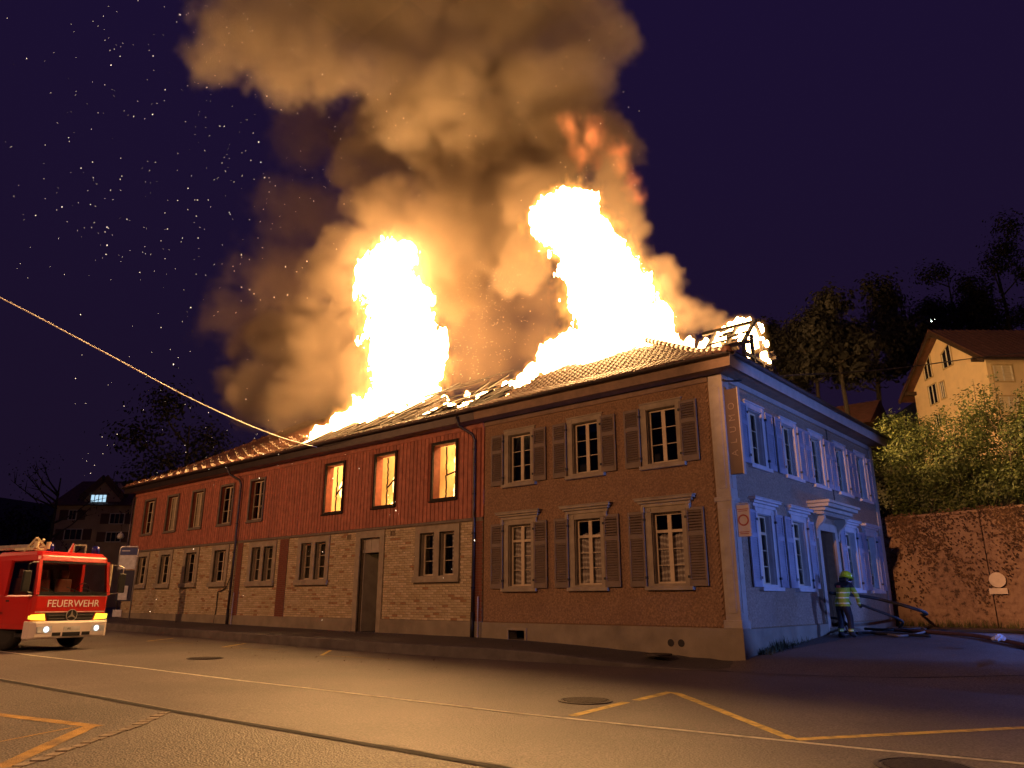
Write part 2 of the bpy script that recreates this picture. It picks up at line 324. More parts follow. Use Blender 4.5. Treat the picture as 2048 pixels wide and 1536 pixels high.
# openings in (u, w): front windows, side windows, side door
FU = [-6.55, -4.15, -1.73]; SU = [1.80, 4.10, 6.30, 8.50, 10.62]
hf = [(u - .43, u + .43, a, b) for u in FU for a, b in ((1.62, 3.36), (4.62, 6.06))]
hs = [(u - .43, u + .43, 4.60, 6.04) for u in SU] + [(u - .43, u + .43, 1.60, 3.32) for u in (1.80, 4.10, 8.50, 10.62)] + [(5.72, 6.98, .50, 3.20)]
MB(FRONT).wall(-8.0, 0, .4, EAVE + .5, -.32, -.012, hf).build('wall', M_wallback, house)
MB(SIDE).wall(.02, HW, .4, EAVE + .5, -.32, -.012, hs).build('wall', M_wallback, house)
MB().box(-8.0, -.02, HW - .3, HW, 0, EAVE + .5).build('wall', M_wallback, house)
MB().box(-7.9, -.34, .34, HW - .34, 3.55, 3.75).build('floor', M_dark, house)
MB().box(-7.9, -.34, .34, HW - .34, 6.62, 6.72).build('ceiling', M_dark, house)
MB().box(-7.9, -.34, 3.4, 3.5, .4, 6.6).box(-3.6, -3.5, 3.6, HW - .4, .4, 6.6).build('inner_wall', M_dark, house)
MB().box(-8.18, -7.98, .34, HW - .32, 0, 6.7).build('party_wall', M_dark, house)
# plinth with a cellar vent and two pipe openings
mb = MB(FRONT); mb.wall(-8.0, .06, -.4, .62, -.3, .06, [(-6.94, -6.33, .16, .45)]); mb.build('plinth', M_plinth, house)
MB(SIDE).wall(-.056, HW, -.4, .60, -.3, .058, [(5.72, 6.98, .38, .7)]).build('plinth', M_plinth, house)
mb = MB(FRONT); mb.wall(-7.0, -6.27, .12, .49, .06, .085, [(-6.93, -6.34, .18, .43)]); mb.build('vent_frame', M_stone, house)
for u in (-1.783, -1.508): MB().cyl((u, -.055, .262), .085, .03, 'y', 20).build('pipe_opening', M_iron2, house)
# corner pilasters, belt and the eave cornice
pil = MB(FRONT); pil.box(-.34, .03, -.02, .035, .62, 6.62); pil.box(-.40, .05, -.02, .055, .62, .80); pil.box(-.40, .05, -.02, .055, 3.50, 3.60); pil.box(-.25, -.06, .035, .05, .95, 3.3); pil.box(-.25, -.06, .035, .05, 3.8, 6.3)
pil.build('corner_pilaster', M_trim, house, bevel=.008)
pil = MB(SIDE); pil.box(.0, .34, -.02, .034, .60, 6.62); pil.box(-.036, .40, -.02, .053, .60, .78); pil.box(-.036, .40, -.02, .053, 3.50, 3.60); pil.box(.06, .27, .034, .049, .95, 3.3); pil.box(.06, .27, .034, .049, 3.8, 6.3)
pil.build('corner_pilaster', M_trim, house, bevel=.008)
MB(SIDE).box(HW - .34, HW + .02, -.02, .035, .5, 6.62).build('corner_pilaster', M_trim, house, bevel=.008)
MB(FRONT).box(-8.0, -.36, -.02, .03, 6.50, 6.64).build('frieze_board', M_soffit, house)
MB(SIDE).box(.36, HW - .36, -.02, .03, 6.50, 6.64).build('frieze_board', M_fascia, house)

def shingles(tf, u0, u1, w0, w1, holes, m, name, sw=.095, rh=.07, off=0):
    mb = MB(tf); rows = int((w1 - w0) / rh); rng = random.Random(int(off * 100) + 3)
    for r in range(rows):
        w = w0 + r * rh; u = u0 + (sw / 2 if r % 2 else 0)
        while u + sw <= u1 + .001:
            c = u + sw / 2
            if not any(h[0] - .08 < c < h[1] + .08 and h[2] - .06 < w + rh * .5 < h[3] + .05 for h in holes):
                q = rng.uniform(-.002, .003); e = .0025
                mb.add([(u + e, .016 + q, w), (c, .024 + q, w - rh * .42), (u + sw - e, .016 + q, w), (u + sw - e, .001, w + rh * 1.15), (u + e, .001, w + rh * 1.15)], [(0, 1, 2, 3, 4)])
            u += sw
    o = mb.build(name, m, house, recalc=False); o['kind'] = 'stuff'; return o
shingles(FRONT, -7.98, -.35, .66, 6.48, hf, M_shingle, 'shingles', off=1)
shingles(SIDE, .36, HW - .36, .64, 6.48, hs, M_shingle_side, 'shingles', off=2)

def sash(mb, u0, u1, w0, w1, v, cols=2, bars=(1 / 3, 2 / 3), transom=None, fw=.045, cw=.055):
    """window sash: outer frame, centre stile, muntins; returns pane rectangles"""
    t = .02
    mb.box(u0, u0 + fw, v - t, v + t, w0, w1); mb.box(u1 - fw, u1, v - t, v + t, w0, w1); mb.box(u0 + fw, u1 - fw, v - t, v + t, w0, w0 + fw); mb.box(u0 + fw, u1 - fw, v - t, v + t, w1 - fw, w1)
    xs = [u0 + fw]; c = (u0 + u1) / 2
    if cols == 2: mb.box(c - cw, c + cw, v - t, v + t + .015, w0 + fw, w1 - fw); cells = [(u0 + fw, c - cw), (c + cw, u1 - fw)]
    else: cells = [(u0 + fw, u1 - fw)]
    panes = []
    for a, b in cells:
        top = w1 - fw
        if transom:
            wt = w0 + (w1 - w0) * transom; mb.box(a, b, v - t, v + t + .01, wt - .035, wt + .035); panes.append((a, b, wt + .035, w1 - fw)); top = wt - .035
        ws = [w0 + fw] + [w0 + fw + (top - w0 - fw) * q for q in bars] + [top]
        for q in ws[1:-1]: mb.box(a, b, v - .012, v + .012, q - .009, q + .009)
        for p, q in zip(ws[:-1], ws[1:]): panes.append((a, b, p + (.009 if p != ws[0] else 0), q - (.009 if q != top else 0)))
    return panes
slat_me = {}
def shutter(tf, parent, ua, ub, wa, wb, panel=False, hinge=1, v=.05):
    mb = MB(tf); t = .02; s = .055
    mb.box(ua, ua + s, v - t, v + t, wa, wb); mb.box(ub - s, ub, v - t, v + t, wa, wb)
    mid = wa + (wb - wa) * .665
    for q0, q1 in ((wa, wa + .15), (mid - .06, mid + .06), (wb - .075, wb)): mb.box(ua + s, ub - s, v - t, v + t, q0, q1)
    ms = M_shut_bluelit if panel else M_shut; sh = mb.build('shutter', ms, parent, bevel=.003)
    spans = ((wa + .15, mid - .06), (mid + .06, wb - .075))
    if not panel:
        for a, b in spans:
            n = int((b - a) / .062)
            for i in range(n):
                w = a + (b - a) * (i + .5) / n; q = MB(tf)
                q.add([(ua + s, v - .016, w + .026), (ub - s, v - .016, w + .026), (ub - s, v + .016, w - .020), (ua + s, v + .016, w - .020), (ua + s, v - .010, w + .033), (ub - s, v - .010, w + .033), (ub - s, v + .022, w - .013), (ua + s, v + .022, w - .013)],
                      [(0, 3, 2, 1), (4, 5, 6, 7), (0, 1, 5, 4), (1, 2, 6, 5), (2, 3, 7, 6), (3, 0, 4, 7)]); q.build('slat', M_shut, sh)
    else:
        q = MB(tf)
        for a, b in spans:
            n = int((b - a) / .062); q.box(ua + s, ub - s, v - .012, v - .004, a, b)
            for i in range(n):
                w = a + (b - a) * (i + .5) / n; q.add([(ua + s, v - .004, w + .03), (ub - s, v - .004, w + .03), (ub - s, v + .012, w - .024), (ua + s, v + .012, w - .024)], [(0, 1, 2, 3)])
        q.build('louvre_panel', ms, sh, recalc=False)['kind'] = 'stuff'
    hx = ub if hinge > 0 else ua
    for w in (wa + .22, wb - .22): MB(tf).box(hx - .03, hx + .03, v - .035, v + .035, w - .03, w + .03).build('hinge', M_iron2, sh)
    return sh
def house_window(tf, u, w0, w1, lower, side, ci):
    """w0,w1: opening; casing, sill, sash, panes, shutters"""
    mb = MB(tf); cw, co = .43, .60
    mb.wall(u - co, u + co, w0 - .06, w1 + .15, -.02, .04, [(u - cw, u + cw, w0, w1)])
    mb.box(u - co - .01, u - cw, .04, .052, w1 + .02, w1 + .12); mb.box(u + cw, u + co + .01, .04, .052, w1 + .02, w1 + .12)
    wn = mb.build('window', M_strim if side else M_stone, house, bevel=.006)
    MB(tf).box(u - co - .06, u + co + .06, -.02, .13, w0 - .15, w0 - .055).build('sill', M_strim if side else M_stone, wn, bevel=.01)
    if lower:
        q = MB(tf); q.box(u - .70, u + .70, .0, .07, w1 + .15, w1 + .24); q.box(u - .76, u + .76, .0, .13, w1 + .24, w1 + .30); q.box(u - .82, u + .82, .0, .19, w1 + .30, w1 + .36); q.box(u - .85, u + .85, .0, .21, w1 + .36, w1 + .385)
        q.build('cornice', M_strim if side else M_stone, wn, bevel=.008)
        for s in (-1, 1): MB(tf).box(u + s * .64 - .05, u + s * .64 + .05, .0, .11, w1 + .02, w1 + .16).build('bracket', M_strim if side else M_stone, wn, bevel=.01)
    else: MB(tf).box(u - co - .03, u + co + .03, .0, .065, w1 + .15, w1 + .185).build('lintel_cap', M_strim if side else M_stone, wn, bevel=.006)
    # reveal lining and sash
    MB(tf).wall(u - cw - .005, u + cw + .005, w0 - .005, w1 + .005, -.28, -.013, [(u - cw + .012, u + cw - .012, w0 + .012, w1 - .012)]).build('reveal', M_strim if side else M_stone, wn)
    q = MB(tf); panes = sash(q, u - cw + .012, u + cw - .012, w0 + .012, w1 - .012, -.15, 2, (1 / 3, 2 / 3) if not lower else (1 / 3, 2 / 3), .74 if lower else None)
    q.build('sash', M_sash, wn)
    for a, b, c, d in panes: MB(tf).add([(a, -.15, c), (b, -.15, c), (b, -.15, d), (a, -.15, d)], [(0, 1, 2, 3)]).build('pane', M_glass, wn, recalc=False)
    if lower and not side:
        rng = random.Random(ci + 5)
        for sgn in (-1, 1):
            V = []; n = 26; top = w0 + (w1 - w0) * (.98 if ci == 0 else .80 if ci == 1 else .72)
            for i in range(n + 1):
                t = i / n; x = u + sgn * (.035 + .37 * t); d = -.24 + .025 * math.sin(t * 26 + ci) + .01 * rng.uniform(-1, 1)
                V += [(x, d, w0 + .02), (x, d * .98 - .004, top - .18 * abs(t - .5) * (ci > 0))]
            MB(tf).add(V, [(2 * i, 2 * i + 2, 2 * i + 3, 2 * i + 1) for i in range(n)]).build('curtain', M_lace, wn, recalc=False, smooth=True)
    for s in (-1, 1):
        a, b = (u - co - .50, u - co - .02) if s < 0 else (u + co + .02 - .06, u + co + .44)
        if side: a, b = (u - co - .475, u - co + .0) if s < 0 else (u + co + .0, u + co + .475)
        shutter(tf, house, a, b, w0 - .06, w1 + .06, panel=side, hinge=-s, v=.065)
for i, u in enumerate(FU):
    house_window(FRONT, u, 1.62, 3.36, True, False, i); house_window(FRONT, u, 4.62, 6.06, False, False, i)
for i, u in enumerate(SU):
    house_window(SIDE, u, 4.60, 6.04, False, True, i)
    if i != 2: house_window(SIDE, u, 1.60, 3.32, True, True, i)
# side door with its canopy on scroll brackets
dr = MB(SIDE).wall(5.50, 7.20, .40, 3.42, -.02, .06, [(5.72, 6.98, .40, 3.20)]).build('door_frame', M_trim, house, bevel=.01)
MB(SIDE).box(6.06, 6.95, -.29, -.25, .5, 3.18).build('door_leaf', mat('door_wood', (.10, .06, .035), .5, .25, 8, .3, 30), dr)
MB(SIDE).box(5.73, 6.05, -.31, -.27, .5, 3.18).build('door_leaf', mat('door_wood_dark', (.07, .042, .026), .5, .25, 8, .3, 30), dr)
MB(SIDE).box(5.60, 7.10, .02, .42, .30, .50).build('door_step', M_plinth, house, bevel=.01)
cn = MB(SIDE); cn.box(5.20, 7.50, .0, .34, 3.60, 3.70); cn.box(5.12, 7.58, .0, .46, 3.70, 3.80); cn.box(5.02, 7.68, .0, .60, 3.80, 3.90); cn.box(4.96, 7.74, .0, .66, 3.90, 3.98)
cno = cn.build('door_canopy', M_trim, house, bevel=.012)
dt = MB(SIDE)
for i in range(26): dt.box(5.24 + i * .0875, 5.285 + i * .0875, .34, .38, 3.62, 3.69)
dt.build('dentils', M_trim, cno)['kind'] = 'stuff'
for u in (5.42, 7.28):
    b = MB(SIDE); prof = [(.0, 2.95), (.06, 2.95), (.09, 3.05), (.08, 3.15), (.16, 3.30), (.28, 3.40), (.34, 3.50), (.33, 3.60), (.0, 3.60)]
    b.prism([(v, w_) for v, w_ in prof], u - .07, u + .07, 'x'); b.build('scroll_bracket', M_trim, cno, bevel=.008)
MB().box(.012, .03, 7.42, 7.46, 3.98, 6.5).build('wall_cable', M_iron2, house)
MB(SIDE).box(.17, .28, .034, .045, 1.30, 1.36).box(.17, .28, .034, .045, 1.42, 1.48).build('house_number', mat('plate_blue', (.06, .09, .35), .4), house)
# ragged dark brown patch on the side wall by the door
M_burn = mat('scorched_wall', (.035, .026, .02), .9, .4, 6)
def flat_patch(tf, pts, v, name):
    mb = MB(tf); mb.add([(u, v, w_) for u, w_ in pts], [tuple(range(len(pts)))]); mb.build(name, M_brown_patch, house, recalc=False)
M_brown_patch = mat('brown_patch', (.11, .055, .025), .9, .35, 9)
rg = random.Random(5)
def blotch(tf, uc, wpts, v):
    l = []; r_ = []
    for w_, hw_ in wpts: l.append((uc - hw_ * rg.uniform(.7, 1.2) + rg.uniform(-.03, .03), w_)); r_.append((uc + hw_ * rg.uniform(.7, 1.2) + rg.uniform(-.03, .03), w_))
    flat_patch(tf, l + r_[::-1], v, 'brown_patch')
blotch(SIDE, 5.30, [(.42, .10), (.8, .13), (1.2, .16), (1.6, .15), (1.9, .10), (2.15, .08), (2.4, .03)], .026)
# ---------------------------------------------------------------- the brick and red-timber wing (x -33.3..-8, y 0..12.2)
WL = -33.3
M_red = mat('red_boards', (.42, .15, .095), .7, .22, 5, .25, 30, rnd=.12, dirt=.35, dscale=2, dcol=(.14, .03, .018))
M_mortar = mat('mortar', (.22, .17, .11), .9, .2, 10)
BR = [mat('brick_cream', (.52, .43, .27), .8, .2, 14, .3, 50), mat('brick_buff', (.46, .37, .22), .8, .2, 14, .3, 50), mat('brick_pale', (.59, .49, .33), .8, .2, 14, .3, 50), mat('brick_pink', (.36, .21, .11), .8, .2, 14, .3, 50)]
M_rbrick = mat('red_brick', (.20, .065, .04), .85, .3, 30, .4, 60)
M_wframe = mat('grey_window_casing', (.17, .14, .11), .7, .15, 5)
M_pipe = mat('downpipe_metal', (.075, .06, .055), .4, .2, 4, metal=.4)
M_char = mat('charred_timber', (.022, .014, .010), .85, .5, 14, .6, 30)
M_plaster = mat('scorched_plaster', (.42, .28, .14), .9, .45, 2.2, .3, 20, dirt=.7, dscale=1.1, dcol=(.14, .06, .02))
wing = thing('timber_brick_wing', 'long wing with red vertical boards over pale brick, flames in three upper windows', 'house', (-20, 0, 0))
UPW = [-31.45, -28.9, -26.38, -23.72, -21.2]; BURN = [-15.75, -12.78, -9.78]; LOW = [-31.45, -28.95, -26.38, -23.75]; DBL = [-20.35, -16.79, -10.03]
up_h = [(u - .52, u + .52, 4.50, 6.16) for u in UPW] + [(u - .53, u + .53, 4.42, 6.20) for u in BURN]
lo_h = [(u - .5, u + .5, 2.0, 3.35) for u in LOW] + [q for u in DBL for q in ((u - .80, u - .12, 1.98, 3.34), (u + .12, u + .80, 1.98, 3.34))] + [(-13.94, -12.86, .20, 3.34)]
MB(FRONT).wall(WL, -8.05, 3.62, 6.9, -.30, .0, up_h).build('upper_wall', mat('red_wall_back', (.25, .07, .04), .8), wing)
MB(FRONT).wall(WL, -8.05, -.3, 3.62, -.42, -.002, lo_h).build('lower_wall', M_mortar, wing)
MB().box(WL, WL + .3, .31, HW, 0, 6.9).build('end_wall', M_rbrick, wing)
MB().box(WL + .3, -8.05, HW - .3, HW, 0, 6.9).build('back_wall', M_rbrick, wing)
MB().box(WL + .3, -8.2, .43, HW - .3, 3.5, 3.7).build('floor', mat('burnt_floor', (.10, .05, .025), .9, .4, 3), wing)
MB().box(WL + .3, -18.9, .32, HW - .3, 6.5, 6.6).build('ceiling', M_dark, wing)
MB().box(-18.9, -18.6, .32, HW - .3, 3.7, 6.9).build('inner_wall', M_plaster, wing)
MB().box(-18.6, -8.2, 4.6, 4.8, 3.7, 6.7).build('inner_wall', M_plaster, wing)
MB().box(-13.75, -13.6, .34, 4.6, 3.7, 6.6).build('inner_wall', M_plaster, wing); MB().box(-10.95, -10.8, .34, 4.6, 3.7, 6.6).build('inner_wall', M_plaster, wing)
MB().box(-33, -8.2, 3.0, 3.1, .3, 3.5).build('inner_wall', M_dark, wing)
# plinth, string course, brick piers
pl = MB(FRONT)
for a, b in ((WL, -14.15), (-12.65, -8.02)): pl.box(a, b, -.1, .07, -.3, .64)
pl.build('plinth', M_plinth, wing, bevel=.012)
MB(FRONT).box(WL - .02, -8.02, -.02, .045, 3.60, 3.68).build('string_course', M_wframe, wing)
for a, b in ((-22.28, -21.88), (-19.06, -18.46), (-8.42, -8.0)):
    pr = MB(FRONT); pr.box(a, b, -.02, .03, .64, 3.60); po = pr.build('brick_pier', M_mortar, wing)
    q = MB(FRONT); n = 0
    for r in range(38):
        w_ = .645 + r * .077; o_ = .0 if r % 2 else .13; u = a - o_
        while u < b:
            x0, x1 = max(u, a) + .004, min(u + .255, b) - .004
            if x1 - x0 > .04: q.box(x0, x1, .028, .042, w_, w_ + .066)
            u += .262
    q.build('bricks', M_rbrick, po)['kind'] = 'stuff'
# pale bricks: the ones nearest the shingled house as single pieces, the rest joined
surr = [(u - .76, u + .76, 1.72, 3.56) for u in LOW] + [(u - 1.06, u + 1.06, 1.70, 3.58) for u in DBL] + [(-14.2, -12.62, .0, 3.60)] + [(-22.28, -21.88, 0, 4), (-19.06, -18.46, 0, 4), (-8.42, -8.0, 0, 4), (-14.76, -14.5, 3.34, 3.52), (-12.35, -12.1, 3.34, 3.52)]
bl = []; rng = random.Random(11)
for r in range(38):
    w_ = .648 + r * .077; u = WL + (.131 if r % 2 else 0) - .131
    while u < -8.42:
        a, b = max(u, WL), u + .25
        for s in surr:                                # trim at stone surrounds
            if s[2] < w_ + .033 < s[3]:
                if a < s[0] < b: b = s[0]
                elif a < s[1] < b: a = s[1]
                elif s[0] <= a and b <= s[1]: b = a
        if b - a > .05: bl.append((a, b, w_, 0 if rng.random() < .45 else rng.choice((1, 2, 2, 1, 1, 2, 3))))
        u += .262
bl.sort(key=lambda q: (round(q[1] - q[0], 2) != .25, (Vector((q[0], 0, q[2])) - CAMP).length))
bm_ = [MB().box(-.125, .125, -.014, .0, 0, .065).mesh('brick', m) for m in BR]
for a, b, w_, k in bl[:280]: place('brick', bm_[k], wing, ((a + b) / 2, rng.uniform(-.003, .002), w_ + rng.uniform(-.002, .002)))
mb = MB(FRONT); mi = []
for a, b, w_, k in bl[280:]:
    d = rng.uniform(-.002, .003); mb.box(a, b, -.004, .014 + d, w_, w_ + .065); mi += [k] * 6
me = mb.mesh('bricks', BR[0]); [me.materials.append(m) for m in BR[1:]]
for p, k in zip(me.polygons, mi): p.material_index = k
obj('bricks', me, wing)['kind'] = 'stuff'
# red boards with cover strips, cut round the windows
hm = [(h[0] - .10, h[1] + .10, h[2] - .09, h[3] + .10) for h in up_h]
bd = .185; n = int((-8.07 - WL) / bd)
for i in range(n):
    a = WL + .01 + i * bd; b = a + bd - .03; spans = [(3.69, 6.50)]
    for h in hm:
        if a < h[1] and b > h[0]: spans = [(3.69, h[2]), (h[3], 6.50)]
    for p0, p1 in spans: MB(FRONT).box(a, b, .0, .022 + .004 * rng.random(), p0, p1).build('board', M_red, wing)
MB(FRONT).box(WL, -8.02, .0, .05, 6.48, 6.66).build('frieze_board', M_red, wing)
MB().box(WL - .03, WL + .10, -.04, .02, 3.69, 6.5).build('corner_board', M_wframe, wing); MB(FRONT).box(-8.07, -7.985, .0, .045, 3.69, 6.5).build('corner_board', M_red, wing)
M_blind = mat('roller_blind', (.62, .52, .36), .9, .08, 3)
def wing_window(u, w0, w1, hw, blind=False, burnt=False):
    mb = MB(FRONT); mb.wall(u - hw - .09, u + hw + .09, w0 - .08, w1 + .09, -.02, .05, [(u - hw, u + hw, w0, w1)]); wn = mb.build('window', M_char if burnt else M_wframe, wing, bevel=.006)
    MB(FRONT).box(u - hw - .12, u + hw + .12, .0, .09, w0 - .12, w0 - .075).build('sill', M_char if burnt else M_wframe, wn)
    if burnt:
        q = MB(FRONT); rg = random.Random(int(u * 10)); c = u - .12                       # charred remains of the casement
        for s in range(9): q.bar((c + rg.uniform(-.02, .02), -.2, w0 + .19 * s), (c + rg.uniform(-.03, .03), -.2, w0 + .19 * s + .2), .018)
        q.bar((c, -.2, w0 + .6 + rg.random() * .4), (u + hw, -.2, w0 + .8 + rg.random() * .5), .02)
        q.build('burnt_casement', M_char, wn); return
    q = MB(FRONT); panes = sash(q, u - hw + .01, u + hw - .01, w0 + .01, w1 - .01, -.16, 2, (1 / 3, 2 / 3), fw=.05, cw=.04); q.build('sash', M_sash, wn)
    for a, b, c, d in panes: MB(FRONT).add([(a, -.16, c), (b, -.16, c), (b, -.16, d), (a, -.16, d)], [(0, 1, 2, 3)]).build('pane', M_glass, wn, recalc=False)
    if blind: MB(FRONT).box(u - hw + .03, u + hw - .03, -.215, -.2, w0 + .03, w1 - .02).build('blind', M_blind, wn)
for i, u in enumerate(UPW): wing_window(u, 4.50, 6.16, .52, blind=i in (1, 2))
for u in BURN: wing_window(u, 4.42, 6.20, .53, burnt=True)
def stone_window(u, openings, w0, w1, name='window', curtain=False):
    a, b = min(o[0] for o in openings), max(o[1] for o in openings)
    mb = MB(FRONT); mb.wall(a - .22, b + .22, w0 - .02, w1 + .21, -.05, .045, [(o[0], o[1], w0, w1) for o in openings]); wn = mb.build(name, M_stone, wing, bevel=.008)
    MB(FRONT).box(a - .26, b + .26, -.02, .11, w0 - .20, w0 - .015).build('sill', M_stone, wn, bevel=.012)
    for o in openings:
        q = MB(FRONT); q.wall(o[0] - .004, o[1] + .004, w0 - .004, w1 + .004, -.24, -.052, [(o[0] + .014, o[1] - .014, w0 + .014, w1 - .014)]); q.build('reveal', M_stone, wn)
        q = MB(FRONT); panes = sash(q, o[0] + .014, o[1] - .014, w0 + .014, w1 - .014, -.19, 2 if o[1] - o[0] > .9 else 1, (1 / 3, 2 / 3), fw=.05, cw=.035); q.build('sash', M_sash, wn)
        for c0, c1, c2, c3 in panes: MB(FRONT).add([(c0, -.19, c2), (c1, -.19, c2), (c1, -.19, c3), (c0, -.19, c3)], [(0, 1, 2, 3)]).build('pane', M_glass, wn, recalc=False)
        if curtain:
            V = []; n = 20
            for i in range(n + 1):
                t = i / n; V += [(o[0] + .30 + (o[1] - o[0] - .3) * t, -.30 + .025 * math.sin(t * 22), w0), (o[0] + .26 + (o[1] - o[0] - .26) * t, -.30 + .02 * math.sin(t * 22), w1)]
            MB(FRONT).add(V, [(2 * i, 2 * i + 2, 2 * i + 3, 2 * i + 1) for i in range(n)]).build('curtain', M_lace, wn, recalc=False, smooth=True)
for u in LOW: stone_window(u, [(u - .5, u + .5)], 2.0, 3.35)
for i, u in enumerate(DBL): stone_window(u, [(u - .80, u - .12), (u + .12, u + .80)], 1.98, 3.34, curtain=(i == 2))
# doorway: stone frame, boarded transom, leaf standing open
mb = MB(FRONT); mb.wall(-14.18, -12.62, .18, 3.58, -.05, .055, [(-13.94, -12.86, .18, 3.34)]); dw = mb.build('door_frame', M_stone, wing, bevel=.01)
MB(FRONT).box(-13.94, -12.86, -.16, -.10, 2.84, 2.93).build('transom_bar', M_trim, dw)
for i in range(5): MB(FRONT).box(-13.93 + i * .214, -13.93 + i * .214 + .205, -.15, -.12 + .006 * (i % 2), 2.93, 3.34).build('transom_board', M_trim, dw)
q = MB(); q.bar((-13.86, .10, .25), (-13.80, 1.0, .25), .02, .0001); q = MB(); q.box(-13.90, -13.86, .12, 1.05, .22, 2.83); q.build('door_leaf', M_trim, dw, bevel=.006)
MB(FRONT).box(-14.2, -12.6, -.3, .10, .0, .2).build('doorstep', M_plinth, wing, bevel=.01)
for u in (-14.63, -12.22): MB(FRONT).wall(u - .13, u + .13, 3.34, 3.52, -.03, .018, [(u - .09, u + .09, 3.37, 3.49)]).build('air_vent', M_mortar, wing)
# downpipes with their swan necks, stand pipes and a cable
def downpipe(u, label, x_eave):
    mb = MB(); mb.tube([(x_eave, -.50, 6.86), (x_eave, -.50, 6.72), (x_eave + .03, -.42, 6.55), (u - .05, -.18, 6.28), (u, -.12, 6.1), (u, -.12, 3.86), (u, -.10, 3.5), (u, -.12, .9)], .05, 10); dp = mb.build('downpipe', M_pipe, wing, smooth=True)
    MB().tube([(u, -.12, .9), (u, -.12, .12)], .06, 10).build('pipe_shoe', M_iron2, dp, smooth=True)
    for z in (1.6, 3.2, 4.4, 5.8): MB().cyl((u, -.12, z), .062, .04, 'z', 12).build('pipe_clip', M_iron2, dp)
downpipe(-8.32, '', -8.75); downpipe(-22.42, '', -22.95)
MB().tube([(WL + .0, -.12, 6.5), (WL + .0, -.12, 3.9), (WL - .15, -.14, 3.7), (WL - .15, -.14, .3)], .05, 8).build('downpipe', M_pipe, wing, smooth=True)
for u, z1 in ((-8.10, 1.35), (-22.1, 1.55)): MB().cyl((u, -.12, (z1 + .15) / 2), .022, z1 - .15, 'z', 8).build('stand_pipe', M_fascia, wing)
MB().tube([(-22.55, -.06, 3.3), (-22.6, -.06, 2.2), (-22.85, -.07, 1.75), (-23.3, -.06, 1.62), (-23.55, -.05, 1.6), (-23.55, -.05, .9), (-23.62, -.06, .25)], .022, 6).build('cable_conduit', M_iron2, wing, smooth=True)

# ---------------------------------------------------------------- the shared hipped roof
def rh(k): return .44 * k if k < 1.6 else .704 + .6 * (k - 1.6)
RZ = 6.98; TW, TL_ = .212, .345
prof = [(-.104, .006), (-.075, .030), (-.03, .040), (.02, .022), (.06, .002), (.104, .010)]
def tile_mesh():
    mb = MB(); top = [(x, 0, z) for x, z in prof] + [(x, TL_ + .05, z - .012) for x, z in prof]; n = len(prof)
    bot = [(x, y, z - .016) for x, y, z in top]; F = [(i, i + 1, n + i + 1, n + i) for i in range(n - 1)]
    mb.add(top + bot[:n], F + [(i, 2 * n + i, 2 * n + i + 1, i + 1) for i in range(n - 1)]); return mb
TILE = tile_mesh()
def slope_tiles(parent, exists, u0, u1, kmax, mk_pt, rz, singles, name='tile', jitter=.006):
    """rows of pantiles; mk_pt(u,k)->point; exists(u,k); the first `singles` rows' pieces become single parts"""
    me = TILE.mesh(name, M_tile, smooth=True, recalc=False); rest = MB(); cnt = 0; k = .0; row = 0
    while k < kmax:
        a = math.atan(.44 if k < 1.45 else .6); M0 = Matrix.Rotation(rz, 4, 'Z') @ Matrix.Rotation(a + .035, 4, 'X')
        u = u0 + (TW / 2 if row % 2 else 0)
        while u < u1:
            if exists(u, k):
                p = Vector(mk_pt(u, k)) + Vector((0, 0, .03 + random.uniform(-jitter, jitter))); rot = Matrix.Rotation(random.uniform(-.02, .02), 4, 'Z')
                if row < singles[0] and singles[1] < u < singles[2] and cnt < 300:
                    place(name, me, parent, p, (M0 @ rot).to_euler()); cnt += 1
                else:
                    Mx = Matrix.Translation(p) @ M0 @ rot; rest.add([tuple(Mx @ Vector(v)) for v in TILE.v], TILE.f)
            u += TW
        k += TL_ * math.cos(a); row += 1
    if rest.v: rest.build('tiles', M_tile, parent, recalc=False, smooth=True)['kind'] = 'stuff'
def deck(parent, name, polys, m, th=.05):
    mb = MB()
    for poly in polys:
        n = len(poly); mb.add([p for p in poly] + [(p[0], p[1], p[2] - th) for p in poly], [tuple(range(n)), tuple(range(2 * n - 1, n - 1, -1))] + [(i, n + i, n + (i + 1) % n, (i + 1) % n) for i in range(n)])
    return mb.build(name, m, parent)
fp = lambda x, k: (x, -OV + k, RZ + rh(k)); sp_ = lambda y, k: (OV - k, y, RZ + rh(k)); lp = lambda y, k: (WL - OV + k, y, RZ + rh(k)); bp_ = lambda x, k: (x, HW + OV - k, RZ + rh(k))
burn_edge = lambda k: -8.75 + .22 * k + .25 * math.sin(k * 5.1)
# house roof
hr = deck(house, 'roof', [[fp(-8.6, 0), fp(OV - .02, 0), fp(OV - 1.6, 1.6), fp(-8.4, 1.6)], [fp(-8.3, 1.6), fp(OV - 1.6, 1.6), fp(OV - 4.4, 4.4), fp(-7.0, 4.0)],
    [sp_(-OV + .02, 0), sp_(HW + OV, 0), sp_(HW + OV - 1.6, 1.6), sp_(-OV + 1.6, 1.6)], [sp_(-OV + 1.6, 1.6), sp_(HW + OV - 1.6, 1.6), sp_(HW + OV - 4.4, 4.4), sp_(-OV + 4.4, 4.4)],
    [bp_(OV, 0), bp_(-8, 0), bp_(-8, 1.6), bp_(OV - 1.6, 1.6)], [bp_(OV - 1.6, 1.6), bp_(-8, 1.6), bp_(-8, 4.2), bp_(OV - 4.2, 4.2)]], M_char)
slope_tiles(hr, lambda x, k: burn_edge(k) < x < OV - k - .05 and k < 3.9 + .35 * math.sin(x * 2.3) + (.5 if x > -3.5 else 0), -9.0, OV, 4.6, fp, 0, (7, -8.8, .5))
